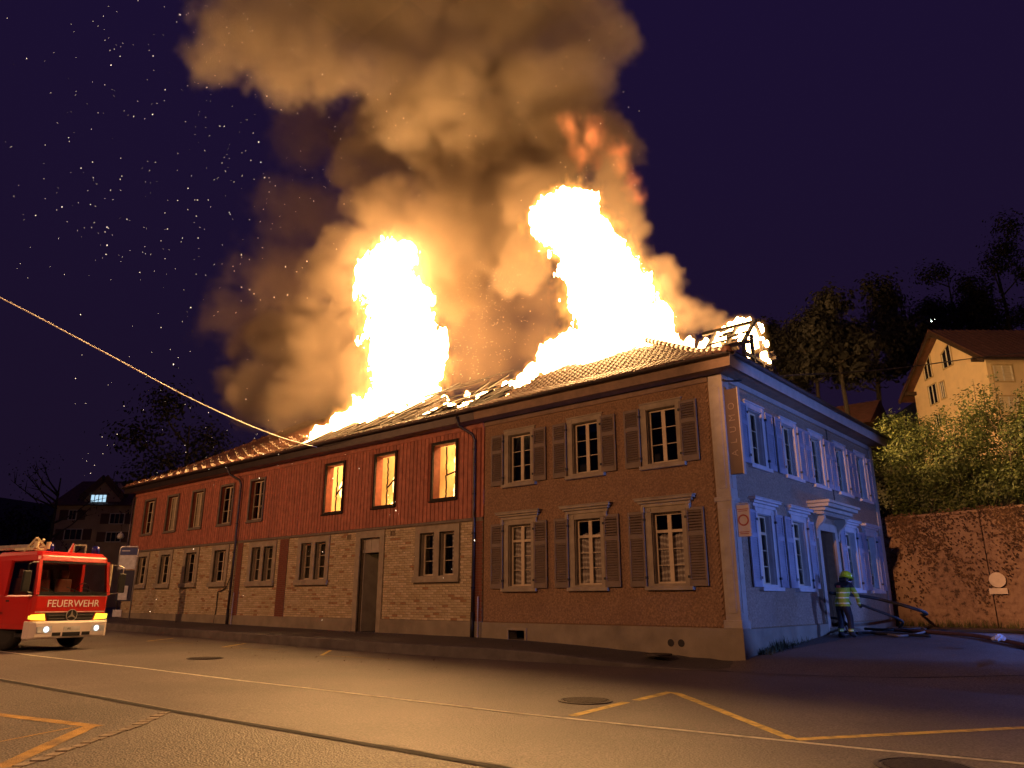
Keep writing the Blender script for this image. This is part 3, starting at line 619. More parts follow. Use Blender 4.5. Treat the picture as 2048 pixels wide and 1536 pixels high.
slope_tiles(hr, lambda y, k: -OV + k + .1 < y < HW + OV - k - .05 and not (3.6 < y < 6.4 and k > .9), -OV, HW + OV, 4.2, sp_, PI / 2, (0, 0, 0))
cap = MB()
for i in range(17):
    k = .1 + i * .31; p = Vector((OV - k, -OV + k, RZ + rh(k) + .035)); q = Vector((OV - k - .34, -OV + k + .34, RZ + rh(k + .34) + .055)); cap = MB(); cap.tube([p, q], [.115, .095], 10); cap.build('hip_tile', M_tile, hr, smooth=True)
# wing roof: tiled to the left, burnt open in the middle
wr = deck(wing, 'roof', [[fp(WL - OV + .02, 0), fp(-8.65, 0), fp(-8.65, .8), fp(WL - OV + .8, .8)], [fp(WL - OV + .8, .8), fp(-20.0, .8), fp(-20.4, 1.6), fp(WL - OV + 1.6, 1.6)], [fp(WL - OV + 1.6, 1.6), fp(-20.4, 1.6), fp(-21.6, 6.6), fp(WL - OV + 6.6, 6.6)],
    [lp(-OV, 0), lp(HW + OV, 0), lp(HW + OV - 1.6, 1.6), lp(-OV + 1.6, 1.6)], [lp(-OV + 1.6, 1.6), lp(HW + OV - 1.6, 1.6), lp(HW / 2, 6.6)],
    [bp_(WL - OV, 0), bp_(-20, 0), bp_(-20, 1.6), bp_(WL - OV + 1.6, 1.6)], [bp_(WL - OV + 1.6, 1.6), bp_(-20, 1.6), bp_(-21.6, 6.6), bp_(WL - OV + 6.6, 6.6)]], M_char)
wedge = lambda k: -20.2 - .22 * k + .3 * math.sin(k * 4.3)
slope_tiles(wr, lambda x, k: (WL - OV + k + .05 < x < wedge(k)) or (k < .5 + .25 * math.sin(x * 3.1) and x < -8.75), WL - OV, -8.7, 6.5, fp, 0, (5, WL - 1, -20.3))
slope_tiles(wr, lambda y, k: -OV + k < y < HW + OV - k, -OV, HW + OV, 6.4, lp, -PI / 2, (0, 0, 0))
for i in range(21):
    k = .1 + i * .31; p = Vector((WL - OV + k, -OV + k, RZ + rh(k) + .035)); q = Vector((WL - OV + k + .34, -OV + k + .34, RZ + rh(k + .34) + .055)); cap = MB(); cap.tube([p, q], [.115, .095], 8); cap.build('hip_tile', M_tile, wr, smooth=True)
hk = MB().box(-.012, .012, 0, .16, .0, .012).box(-.012, .012, -.012, .0, .0, .09).mesh('snow_hook', mat('hook_metal', (.30, .26, .22), .35, metal=.8))
for r in range(6):
    for i in range(15):
        x = WL + .6 + i * .86 + (.43 if r % 2 else 0); k = .28 + r * .62
        if WL - OV + k + .2 < x < -20.6: place('snow_hook', hk, wr, Vector(fp(x, k)) + Vector((0, 0, .075)), (math.atan(.5), 0, 0))
# charred rafters, battens and purlin of the burnt stretch
rg = random.Random(21)
for i in range(17):
    x = -19.3 + i * .68; k1 = rg.uniform(2.0, 6.4) if x < -12.5 else rg.uniform(1.2, 3.6)
    MB().bar(fp(x, .1), fp(x + rg.uniform(-.15, .15), 1.6), .05, .08).bar(fp(x, 1.6), fp(x + rg.uniform(-.25, .25), max(1.8, k1)), .05, .08).build('rafter', M_char, wr)
for i in range(22):
    k = .7 + i * .26; x = rg.uniform(-19, -12); l = rg.uniform(1.2, 4.2); MB().bar(fp(x, k), Vector(fp(x + l, k + rg.uniform(-.1, .1))) + Vector((0, 0, rg.uniform(-.1, .15))), .025, .02).build('batten', M_char, wr)
for i in range(12):
    k = .5 + i * .3; x = rg.uniform(-11.5, -9.6); MB().bar(fp(x, k), Vector(fp(x + rg.uniform(.6, 1.6), k + rg.uniform(0, .5))) + Vector((0, 0, rg.uniform(0, .4))), .025, .02).build('batten', M_char, wr)
# eaves: soffit, fascia, gutter
def eaves(parent, tf, u0, u1, msof, mfas, ea=0, eb=0):
    e = MB(tf); e.add([(u0, -.01, 6.655), (u1, -.01, 6.655), (u1 + eb, OV - .06, 6.70), (u0 - ea, OV - .06, 6.70), (u0, -.01, 6.70), (u1, -.01, 6.70), (u1 + eb, OV - .06, 6.745), (u0 - ea, OV - .06, 6.745)], [(0, 3, 2, 1), (4, 5, 6, 7), (0, 1, 5, 4), (1, 2, 6, 5), (2, 3, 7, 6), (3, 0, 4, 7)])
    e.build('soffit', msof, parent)
    e = MB(tf); e.add([(u0 - ea, OV - .058, 6.66), (u1 + eb, OV - .058, 6.66), (u1 + eb + .03, OV - .02, 6.97), (u0 - ea - .03, OV - .02, 6.97), (u0 - ea, OV - .085, 6.66), (u1 + eb, OV - .085, 6.66), (u1 + eb, OV - .05, 6.97), (u0 - ea, OV - .05, 6.97)], [(0, 1, 2, 3), (7, 6, 5, 4), (0, 4, 5, 1), (1, 5, 6, 2), (2, 6, 7, 3), (3, 7, 4, 0)])
    e.build('fascia', mfas, parent)
    g = MB(tf); n = 9; a = u0 - ea - .03; b = u1 + eb + .03; V = []
    for u in (a, b):
        for rr in (.072, .062):
            for i in range(n): t = PI + PI * i / (n - 1); V.append((u, OV + .055 + rr * math.cos(t), 6.965 + rr * math.sin(t)))
    F = []
    for i in range(n - 1): F += [(i, i + 1, 2 * n + i + 1, 2 * n + i), (n + i + 1, n + i, 3 * n + i, 3 * n + i + 1), (i, n + i, n + i + 1, i + 1), (2 * n + i, 2 * n + i + 1, 3 * n + i + 1, 3 * n + i)]
    F += [(0, 2 * n, 3 * n, n), (n - 1, 2 * n - 1, 4 * n - 1, 3 * n - 1)]
    g.add(V, F); gu = g.build('gutter', M_gutter, parent, smooth=False)
    q = MB(tf); k = int((b - a) / .75)
    for i in range(k + 1):
        u = a + .1 + (b - a - .2) * i / k; q.add([(u - .015, OV + .055 + .078 * math.cos(PI + PI * j / 8), 6.965 + .078 * math.sin(PI + PI * j / 8)) for j in range(9)] + [(u + .015, OV + .055 + .078 * math.cos(PI + PI * j / 8), 6.965 + .078 * math.sin(PI + PI * j / 8)) for j in range(9)], [(j, j + 1, 9 + j + 1, 9 + j) for j in range(8)])
    q.build('gutter_brackets', M_iron2, gu, recalc=False)['kind'] = 'stuff'
eaves(house, FRONT, -8.03, 0, M_soffit, M_soffit, 0, OV - .06); eaves(house, SIDE, 0, HW, M_soffit, M_fascia, OV - .06, OV - .06)
eaves(wing, FRONT, WL, -8.05, M_soffit, M_gutter, OV - .06, 0)
# burning gable dormer on the side slope of the house
dm = MB(); y0, y1, zx = 4.0, 6.0, 8.75; yc = (y0 + y1) / 2
for y in (y0, y1, yc - .35, yc + .35): dm.bar((-1.0, y, 7.4), (-1.0, y, zx if y in (y0, y1) else zx + .45), .05)
dm.bar((-1.0, y0 - .1, zx - .05), (-1.0, yc, 9.75), .05); dm.bar((-1.0, y1 + .1, zx - .05), (-1.0, yc, 9.75), .05); dm.bar((-1.0, y0, 8.45), (-1.0, y1, 8.45), .05)
for x in (-1.6, -2.3): dm.bar((x, y0, zx), (x, yc, 9.72), .045); dm.bar((x, y1, zx), (x, yc, 9.72), .045)
dm.bar((-.8, yc, 9.74), (-2.8, yc, 9.74), .05); dm.bar((-.8, y0 - .05, zx), (-2.6, y0 - .05, zx), .05); dm.bar((-.8, y1 + .05, zx), (-2.6, y1 + .05, zx), .05)
dmo = dm.build('dormer_frame', M_char, house)
rg = random.Random(8)
for i in range(16):
    s = rg.choice((-1, 1)); t = rg.uniform(0, .95); x = rg.uniform(-.8, -2.0); p = Vector((x, yc + s * (1.2 - 1.2 * t), zx + t * 1.0 + .06)); MB().bar(p, p + Vector((rg.uniform(-.4, -.2), 0, 0)), .10, .02, up=(0, s * .6, 1)).build('dormer_shingle', M_char, dmo)
# ---------------------------------------------------------------- yard wall, hedge, hillside, neighbours
def gpx(px, py, z):                                    # ground point at height z under a pixel
    r = ray(px, py); t = (z - CAMP.z) / r.z; return CAMP + r * t
def speckle(name, base, dark, light, scale, thr):
    m, n, b, out = mk(name); L = n.links.new; tc = N(n, 'ShaderNodeTexCoord'); v = N(n, 'ShaderNodeTexNoise'); v.inputs['Scale'].default_value = scale; v.inputs['Detail'].default_value = 5; v.inputs['Roughness'].default_value = .7; L(tc.outputs['Object'], v.inputs['Vector'])
    g = N(n, 'ShaderNodeTexNoise'); g.inputs['Scale'].default_value = .5; g.inputs['Detail'].default_value = 4; L(tc.outputs['Object'], g.inputs['Vector'])
    ad = N(n, 'ShaderNodeMath', operation='MULTIPLY_ADD'); ad.inputs[1].default_value = .55; L(g.outputs['Fac'], ad.inputs[0]); L(v.outputs['Fac'], ad.inputs[2])
    cr = N(n, 'ShaderNodeValToRGB'); e = cr.color_ramp.elements; e[0].position = thr; e[0].color = (*dark, 1); e[1].position = thr + .05; e[1].color = (*base, 1); k = cr.color_ramp.elements.new(thr + .24); k.color = (*light, 1)
    L(ad.outputs[0], cr.inputs[0]); L(cr.outputs[0], b.inputs['Base Color']); b.inputs['Roughness'].default_value = .9
    bp = N(n, 'ShaderNodeBump'); bp.inputs['Strength'].default_value = .8; bp.inputs['Distance'].default_value = .03; L(v.outputs['Fac'], bp.inputs['Height']); L(bp.outputs[0], b.inputs['Normal']); return m
M_ret = speckle('retaining_concrete', (.25, .15, .095), (.09, .055, .035), (.38, .25, .16), 5.0, .62)
M_leaf = [mat('leaf_green', (.07, .115, .02), .6, .3, 3, c2=(.11, .15, .035)), mat('leaf_dark', (.045, .07, .016), .6, .3, 3), mat('leaf_pale', (.14, .17, .05), .6, .3, 3)]
M_dim = [mat('leaf_brown', (.012, .011, .007), .8, .3, 3), mat('leaf_black', (.007, .007, .005), .8, .3, 3)]
M_bark = mat('bark', (.11, .085, .06), .9, .3, 10, .5, 30)
rw = thing('retaining_wall', 'tall rough retaining wall with dead creeper behind the yard', 'wall', (-.6, 13.0, .3))
xs_ = [-14, -.9, 2.95, 7.2, 11.5, 16, 24, 40]; tops = [4.0, 4.02, 4.12, 4.34, 4.4, 4.5, 4.6, 4.7]
for i in range(len(xs_) - 1):
    a, b = xs_[i] + .012, xs_[i + 1] - .012; MB().prism([(a, -.2), (b, -.2), (b, tops[i + 1]), (a, tops[i])], 13.0, 13.5, 'y').build('wall_panel', M_ret, rw, bevel=.02)
    MB().prism([(a, tops[i]), (b, tops[i + 1]), (b, tops[i + 1] + .10), (a, tops[i] + .10)], 12.95, 13.55, 'y').build('coping', M_ret, rw, bevel=.02)
rg = random.Random(3); V = []; F = []
def leafquad(V, F, p, n, s, rg):
    n = Vector(n).normalized(); t = n.orthogonal().normalized(); t.rotate(Matrix.Rotation(rg.uniform(0, 6.28), 3, n)); b = n.cross(t); o = len(V)
    V += [tuple(p - t * s), tuple(p + b * s * .55), tuple(p + t * s), tuple(p - b * s * .55)]; F.append((o, o + 1, o + 2, o + 3))
for i in range(9500):
    x = rg.uniform(-.8, 9); q = rg.random() ** 1.6; zt = 4.1 + .03 * x; z = zt - q * 3.2 * (.35 + .65 * abs(math.sin(x * 1.3 + 1))) ; z += rg.uniform(-.1, .15)
    if rg.random() > .35 + .65 * max(0, math.sin(x * 2.1 + z * 1.7)): continue
    leafquad(V, F, Vector((x, 12.98 - rg.uniform(.0, .10), max(.5, z))), (rg.uniform(-.6, .6), -1, rg.uniform(-.2, .8)), rg.uniform(.025, .06), rg)
MB().add(V, F).build('creeper', mat('dead_creeper', (.10, .055, .03), .9, .5, 2, c2=(.20, .11, .055)), rw, recalc=False)['kind'] = 'stuff'
sg = thing('wall_sign', 'pale round disc with small plate below, fixed to the retaining wall', 'sign', (3.0, 12.93, 2.0)); M_sg = mat('sign_cream', (.72, .60, .44), .5, .1, 5)
ps = ray(1996, 1160); ts = (12.96 - CAMP.y) / ps.y; c0 = CAMP + ps * ts; pr_ = ray(1997, 1175); c1 = CAMP + pr_ * ((12.96 - CAMP.y) / pr_.y)
MB().cyl((c0.x, 12.84, c0.z), .24, .03, 'y', 28).build('disc', M_sg, sg); MB().box(c1.x - .26, c1.x + .26, 12.82, 12.85, c1.z - .21, c1.z - .02).build('plate', M_sg, sg)
for c_ in (c0, c1 - Vector((0, 0, .12))): MB().cyl((c_.x, 12.92, c_.z), .02, .18, 'y', 8).build('fixing', M_iron2, sg)
# hillside
def hill_z(x, y):
    z = 4.05 + .03 * x + .22 * (y - 13.4) if y < 40 else 4.05 + .03 * x + 5.85 + .34 * (y - 40)
    return z + .25 * math.sin(x * .7 + y * .9) if y > 15 else z
tag(sheet('hillside', [-14, -6, -1] + frange(1, 30, 3) + [45, 80, 140], [13.45, 15] + frange(17, 45, 4) + [60, 90, 130, 180], hill_z, mat('hill_grass', (.045, .05, .018), .9, .4, 1.5, .6, 8)), kind='structure')
tag(sheet('far_hills', [-420, -300, -220, -160, -110, -70], [-120, -60, 0, 60, 120, 200, 300], lambda x, y: -2 + max(0, (-x - 100)) * .16 + 3 * math.sin(y * .03), mat('hill_dark', (.02, .022, .014), .95, .4, .05)), kind='structure')
# shrubs above the wall
def leafy(name, label, cat, group, centre, rad, n, leaf, base_z, stems, seed, mats=M_leaf, squash=1.0):
    rg = random.Random(seed); c = Vector(centre); t = thing(name, label, cat, (c.x, c.y, base_z), group=group)
    subs = [(c + Vector((rg.uniform(-.7, .7) * rad[0], rg.uniform(-.6, .6) * rad[1], rg.uniform(-.75, .75) * rad[2])), rg.uniform(.28, .5)) for _ in range(16)]
    for mi, m in enumerate(mats):
        V = []; F = []
        for _ in range(n // len(mats)):
            s, k = rg.choice(subs); d = Vector((rg.gauss(0, 1), rg.gauss(0, 1), rg.gauss(0, 1))).normalized(); p = s + Vector((d.x * rad[0], d.y * rad[1], d.z * rad[2])) * k * rg.uniform(.55, 1.08)
            if p.z < base_z - .1: continue
            leafquad(V, F, p, d + Vector((rg.uniform(-.7, .7), rg.uniform(-.7, .7), rg.uniform(-.2, .9))), leaf * rg.uniform(.6, 1.25), rg)
        MB().add(V, F).build('foliage', m, t, recalc=False)
    for i in range(stems):
        s = rg.choice(subs)[0]; b = Vector((c.x + rg.uniform(-.3, .3) * rad[0], c.y + rg.uniform(-.3, .3) * rad[1], base_z - .2)); m_ = b.lerp(s, .5) + Vector((rg.uniform(-.2, .2), rg.uniform(-.2, .2), .1))
        tip = s + Vector((rg.uniform(-.3, .3), rg.uniform(-.3, .3), rad[2] * .5)); MB().tube([b, m_, s, tip], [.035, .028, .018, .006], 5).build('stem', M_bark, t, smooth=True)
    return t
HB = 'shrubs crowding the top of the retaining wall'
for i, (x, y, rx, ry, rz, zz, lab) in enumerate([(-.6, 14.5, 1.5, 1.2, 1.5, 5.2, 'low leafy shrub on the retaining wall next to the house eave'), (1.4, 14.9, 1.8, 1.4, 2.0, 5.7, 'broad green shrub above the stepped end of the retaining wall'), (3.6, 14.9, 1.9, 1.5, 2.0, 6.0, 'dense green shrub on the wall directly above the round sign'),
        (6.0, 15.2, 2.1, 1.6, 2.3, 6.4, 'tall green shrub at the open end of the wall'), (1.0, 17.2, 2.2, 1.4, 1.9, 6.9, 'paler shrub behind the first row on the slope'), (4.2, 17.4, 2.3, 1.5, 2.2, 7.5, 'upper shrub on the slope below the yellow house'), (7.4, 17.6, 2.2, 1.6, 2.4, 7.9, 'tall shrub on the slope with long upright shoots')]):
    leafy('shrub', lab, 'shrub', HB, (x, y, zz), (rx, ry, rz), 9500, .062, hill_z(x, y), 5, 40 + i)
# upright shoots against the yellow house
rg = random.Random(77)
for px, py, h, lab in ((1974, 840, 1.6, 'tall leafy shoot standing before the corner edge of the yellow house'), (2000, 830, 1.9, 'tallest leafy shoot, reaching up to the shuttered front windows of the yellow house'), (1935, 850, 1.0, 'short leafy shoot in front of the blank part of the yellow gable'), (1895, 850, .9, 'short leafy shoot below the narrow gable window'), (1815, 870, .8, 'low pale shoot at the hedge end beyond the gable eave')):
    b = pix(px, py, 31.5); t = thing('leafy_shoot', lab, 'plant', b, group='upright shoots along the hedge top'); top = b + Vector((rg.uniform(-.1, .1), 0, h))
    MB().tube([b - Vector((0, 0, .8)), b.lerp(top, .5), top], [.02, .015, .005], 5).build('stem', M_bark, t); V = []; F = []
    for i in range(90):
        p = b.lerp(top, rg.uniform(-.2, 1)) + Vector((rg.uniform(-.22, .22), rg.uniform(-.22, .22), rg.uniform(-.05, .05))); leafquad(V, F, p, (rg.uniform(-1, 1), rg.uniform(-1, 1), 1), rg.uniform(.05, .10), rg)
    MB().add(V, F).build('foliage', M_leaf[2], t, recalc=False)
# trees
M_bark_dark = mat('bark_dark', (.028, .022, .017), .9, .3, 10)
def tree(name, label, base, h, rad, n, leaf, seed, group=None, bare=.3, mats=None):
    rg = random.Random(seed); b = Vector(base); t = thing(name, label, 'tree', b, group=group)
    top = b + Vector((rg.uniform(-.3, .3), rg.uniform(-.3, .3), h * .92)); mid = b.lerp(top, .45) + Vector((rg.uniform(-.3, .3), rg.uniform(-.3, .3), 0))
    MB().tube([b - Vector((0, 0, .4)), mid, top], [h * .022, h * .014, h * .004], 7).build('trunk', M_bark_dark, t, smooth=True)
    ends = []
    for i in range(13):
        s = b.lerp(top, rg.uniform(.15, .9)); a = rg.uniform(0, 6.28); l = rad * rg.uniform(.5, 1.0); e = s + Vector((math.cos(a) * l, math.sin(a) * l, l * rg.uniform(.3, .9))); m = s.lerp(e, .5) + Vector((0, 0, -.08 * l))
        MB().tube([s, m, e], [h * .008, h * .005, h * .0015], 5).build('branch', M_bark_dark, t); ends += [e, m.lerp(e, .6)]
        for j in range(3):
            q = m.lerp(e, rg.uniform(.1, .9)); f = q + Vector((rg.uniform(-1, 1), rg.uniform(-1, 1), rg.uniform(.1, 1))) * l * .35; MB().tube([q, f], [h * .003, h * .001], 4).build('twig', M_bark_dark, t); ends.append(f)
    for m in (mats or M_dim):
        V = []; F = []
        for _ in range(n // 2):
            c = rg.choice(ends); d = Vector((rg.gauss(0, 1), rg.gauss(0, 1), rg.gauss(0, .8))); p = c + d * rad * .20; leafquad(V, F, p, d + Vector((0, 0, .6)), leaf * rg.uniform(.6, 1.3), rg)
        MB().add(V, F).build('crown', m, t, recalc=False)
    return t
TG = 'dark trees on the hillside behind the house'
for i, (px, py, d, h, r_) in enumerate([(1700, 850, 48, 8.5, 2.6), (1640, 840, 60, 9, 3.0), (1760, 830, 62, 11, 3.2), (1830, 760, 80, 11, 3.6), (1925, 720, 85, 12, 3.8), (2030, 720, 85, 15, 4.5), (1590, 830, 72, 9, 3.2)]):
    p = pix(px, py, d); tree('hillside_tree', ['slender dark tree on the slope above the eave end', 'round dark tree on the slope just over the gutter', 'bushy dark tree left of the yellow house', 'dark tree behind the yellow house gable', 'dark tree rising behind the yellow house ridge', 'tall bare-topped tree behind the yellow house roof', 'small dark tree far back over the gutter'][i], (p.x, p.y, p.z), h, r_, 7000, .20, 60 + i, TG)
p = pix(370, 985, 62); tree('street_tree', 'dim bushy tree standing behind the tiled end of the wing roof', (p.x, p.y, 0), 17.0, 5.2, 6500, .19, 90)
p = pix(95, 1150, 70); tree('bare_tree', 'bare dark tree in front of the pale neighbour house', (p.x, p.y, 0), 13.5, 4.5, 300, .12, 91)
p = pix(20, 1150, 110); tree('street_tree', 'dark tree at the end of the street behind the fire engine', (p.x, p.y, 0), 14, 5, 2600, .25, 92)
# yellow house on the slope: u along the ridge, v away, w up
YO = CAMP + FWD * 43.6 + RGT * 29.4; YO.z = 0
YT = lambda u, v, w_: tuple(YO + RGT * u + FWD * v + Vector((0, 0, w_)))
yh = thing('yellow_house', 'yellow rendered gabled house on the slope above the hedge', 'house', (YO.x, YO.y, 8.5))
M_yel = mat('yellow_render', (.74, .58, .36), .85, .06, 2, .2, 40); M_ytrim = mat('yellow_house_trim', (.46, .34, .17), .8); M_wht = mat('white_window', (.7, .66, .58), .6)
wy = lambda u0, u1, z0, z1: (u0, u1, z0, z1)
def yunproj(px, py): r = ray(px, py); t = (RGT.dot(YO - CAMP)) / RGT.dot(r); p = CAMP + r * t; return (p - YO).dot(FWD), p.z       # on the gable plane
def yfront(px, py): r = ray(px, py); t = (FWD.dot(YO - CAMP)) / FWD.dot(r); p = CAMP + r * t; return (p - YO).dot(RGT), p.z
GW, EZ, AZ_ = 8.4, 16.0, 19.0
mb = MB(YT); mb.prism([(0, 7.0), (GW, 7.0), (GW, EZ), (GW / 2, AZ_ - .15), (0, EZ)], 0, .3, 'x'); mb.build('gable_wall', M_yel, yh)
MB(YT).box(.3, 16, 0, .3, 7, EZ).build('front_wall', M_yel, yh); MB(YT).box(.3, 16, GW - .3, GW, 7, EZ).build('back_wall', M_yel, yh); MB(YT).prism([(0, 7.0), (GW, 7.0), (GW, EZ), (GW / 2, AZ_ - .15), (0, EZ)], 15.7, 16, 'x').build('gable_wall', M_yel, yh)
M_yroof = mat('brown_roof_tiles', (.115, .05, .032), .7, .3, 3, .5, 12); s_ = (AZ_ - EZ) / (GW / 2); ov = .9
for sgn in (0, 1):
    f = (lambda v: v) if sgn == 0 else (lambda v: GW - v); mb = MB(YT); a = (-.75, f(-ov), EZ - s_ * ov); b = (16.6, f(-ov), EZ - s_ * ov); c = (16.6, GW / 2, AZ_); d = (-.75, GW / 2, AZ_)
    P = [a, b, c, d]; mb.add([(x, y, z + .12) for x, y, z in P] + [(x, y, z - .06) for x, y, z in P], [(0, 1, 2, 3), (7, 6, 5, 4), (0, 4, 5, 1), (1, 5, 6, 2), (2, 6, 7, 3), (3, 7, 4, 0)]); ro = mb.build('roof', M_yroof, yh)
    if sgn == 0:
        for i in range(46):
            u = -.7 + i * .375; q = MB(YT); q.bar((u, -ov, EZ - s_ * ov + .13), (u, GW / 2, AZ_ + .13), .05, .025); q.build('tile_course', M_yroof, ro)
    MB(YT).bar((-.7, f(-ov), EZ - s_ * ov - .08), (-.7, GW / 2, AZ_ - .08), .05, .13).build('bargeboard', mat('dark_board', (.05, .03, .02), .7), ro)
for v in (.2, GW / 2, GW - .2): MB(YT).box(-.7, 0, v - .12, v + .12, (EZ if v != GW / 2 else AZ_) - .45, (EZ if v != GW / 2 else AZ_) - .2).build('purlin_end', mat('dark_board', (.05, .03, .02), .7), yh)
MB(YT).bar((-.75, -ov - .05, EZ - s_ * ov + .02), (16.6, -ov - .05, EZ - s_ * ov + .02), .07).build('gutter', M_gutter, yh)
M_pane = mat('dark_pane', (.02, .02, .024), .1)
def ywin(tf, a, b, w0, w1, slant=0, blind=False):
    """window in the plane; a<b along the wall, slant lifts the top at b"""
    poly = lambda e: [(a - e, w0 - e), (b + e, w0 - e), (b + e, w1 + slant + e), (a - e, w1 + e)]
    o = MB(tf); P = poly(.09); Q = poly(0); o.add([(x, .03, z) for x, z in P] + [(x, .03, z) for x, z in Q] + [(x, .0, z) for x, z in P] + [(x, -.1, z) for x, z in Q], [(i, (i + 1) % 4, 4 + (i + 1) % 4, 4 + i) for i in range(4)] + [(4 + i, 4 + (i + 1) % 4, 12 + (i + 1) % 4, 12 + i) for i in range(4)] + [(i, 8 + i, 8 + (i + 1) % 4, (i + 1) % 4) for i in range(4)])
    wn = o.build('window', M_ytrim, yh); MB(tf).add([(x, .008, z) for x, z in Q], [(0, 1, 2, 3)]).build('pane', M_blind if blind else M_pane, wn, recalc=False)
    c = (a + b) / 2; q = MB(tf); e = .05
    for x in (a + e, c, b - e): q.box(x - .045, x + .045, .010, .028, w0 + .02, w1 + slant * (x - a) / (b - a) - .02)
    q.build('sash', M_wht, wn)
    if blind:
        for i in range(int((w1 - w0) / .16)): MB(tf).box(a + .05, b - .05, .012, .018, w0 + .06 + i * .16, w0 + .07 + i * .16).build('blind_slat', M_ytrim, wn)
GT = lambda u, v, w_: YT(-v, u, w_); FT = lambda u, v, w_: YT(u, -v, w_)
for (x0, y0, x1, y1, sl) in ((1866, 752, 1850, 715, -.75), (1906, 728, 1886, 692, -.55), (1878, 803, 1861, 772, 0), (1893, 794, 1884, 764, 0), (1886, 850, 1874, 830, 0)):
    v0, z0 = yunproj(x0, y0); v1, z1 = yunproj(x1, y0); _, zt = yunproj(x1, y1); ywin(GT, min(v0, v1), max(v0, v1), z0, max(z0 + .8, zt), sl)
for (x0, y0, x1, y1) in ((1990, 762, 2022, 731), (2003, 824, 2036, 793)):
    u0, z0 = yfront(x0, y0); u1, z1 = yfront(x1, y1); ywin(FT, u0, u1, z0, z1, 0, True)
# dim brown roof over the gutter line further up the slope, and a lit lamp on the hill
p = pix(1675, 872, 58); nr = thing('distant_roof', 'dim brown tiled house roof behind the gutter of the side front', 'house', (p.x, p.y, p.z - 4)); 
MB().box(p.x - 5, p.x + 3, p.y - 3, p.y + 3, p.z - 4, p.z + .2).build('wall', M_bark_dark, nr); MB().prism([(p.y - 3.6, p.z), (p.y + 3.6, p.z), (p.y, p.z + 2.4)], p.x - 5.5, p.x + 3.5, 'x').build('roof', M_yroof, nr)
p = pix(1866, 641, 95); lp_ = thing('hill_lamp', 'small lit street lamp glowing among the trees on the hill', 'street lamp', (p.x, p.y, p.z - 6)); MB().tube([(p.x, p.y, p.z - 6), (p.x, p.y, p.z)], [.06, .04], 6).build('pole', M_iron2, lp_)
mb = MB(); mb.loft([[(p.x + .3 * math.sin(PI * i / 6) * math.cos(j * PI / 5), p.y + .3 * math.sin(PI * i / 6) * math.sin(j * PI / 5), p.z + .3 * math.cos(PI * i / 6)) for j in range(10)] for i in range(1, 6)]); mb.build('lamp_globe', emis('lamp_glow', (.75, 1, .85), 14), lp_)
# pale neighbour house beyond the far end of the wing, facing the street
NO = pix(112, 1130, 95); NO.z = 0
NT = lambda u, v, w_: tuple(NO + RGT * u - FWD * v + Vector((0, 0, w_)))
nh = thing('neighbour_house', 'dim beige three-storey house with a gabled dormer and one lit window', 'house', NO); M_nb = mat('beige_render', (.42, .32, .22), .9, .12, 1, .2, 20); M_nsh = mat('brown_shutter', (.10, .06, .04), .7)
def nun(px, py): r = ray(px, py); t = FWD.dot(NO - CAMP) / FWD.dot(r); p = CAMP + r * t; return (p - NO).dot(RGT), p.z
u0, ez = nun(114, 1008); u1 = nun(278, 1010)[0]
MB(NT).box(u0, u1, -9, 0, -1, ez).build('wall', M_nb, nh); MB(NT).add([(u0 - .6, .7, ez - .2), (u1 + .6, .7, ez - .2), (u1 + .2, -4.5, ez + 3.6), (u0 + .2, -4.5, ez + 3.6), (u0 - .6, -9.7, ez - .2), (u1 + .6, -9.7, ez - .2)], [(0, 1, 2, 3), (3, 2, 5, 4), (0, 3, 4), (1, 5, 2), (0, 4, 5, 1)]).build('roof', M_yroof, nh)
d0, dz0 = nun(168, 1012); d1 = nun(240, 1012)[0]; dt_ = nun(205, 958)[1]; de = nun(172, 990)[1]
dmr = MB(NT); dmr.prism([(d0, dz0 - 1), (d1, dz0 - 1), (d1, de), ((d0 + d1) / 2, dt_), (d0, de)], .05, -4, 'y'); dmo_ = dmr.build('dormer', M_nb, nh)
mb = MB(NT); mb.bar((d0 - .5, .2, de - .5), ((d0 + d1) / 2, .2, dt_ + .2), .4, .09, up=(0, 1, 0)); mb.build('dormer_verge', M_nsh, dmo_); mb = MB(NT); mb.bar((d1 + .5, .2, de - .5), ((d0 + d1) / 2, .2, dt_ + .2), .4, .09, up=(0, 1, 0)); mb.build('dormer_verge', M_nsh, dmo_)
M_litw = emis('lit_window', (.50, .78, 1.0), 1.0)
def nwin(x0, y0, x1, y1, lit=False, npane=3, shut=0):
    a, z1 = nun(x0, y0); b, z0 = nun(x1, y1); q = MB(NT); q.wall(a - .08, b + .08, z0 - .08, z1 + .08, .02, .10, [(a, b, z0, z1)]); wn = q.build('window', M_nsh if lit else M_wht, nh)
    for i in range(npane): c = a + (b - a) * i / npane; d = a + (b - a) * (i + 1) / npane; MB(NT).box(c + .06, d - .06, .06, .075, z0, z1).build('pane', M_litw if lit else M_pane, wn)
    if shut:
        for s in (0, 1): c = a - .12 - shut if s == 0 else b + .12; MB(NT).box(c, c + shut, .02, .07, z0 - .05, z1 + .05).build('shutter', M_nsh, nh)
nwin(183, 990, 212, 1007, True, 4)
for x0, y0, x1, y1 in ((140, 1021, 151, 1039), (222, 1028, 247, 1047), (131, 1059, 162, 1079), (214, 1065, 240, 1083)): nwin(x0, y0, x1, y1, False, 2 if x1 - x0 < 15 else 3, 1.1)
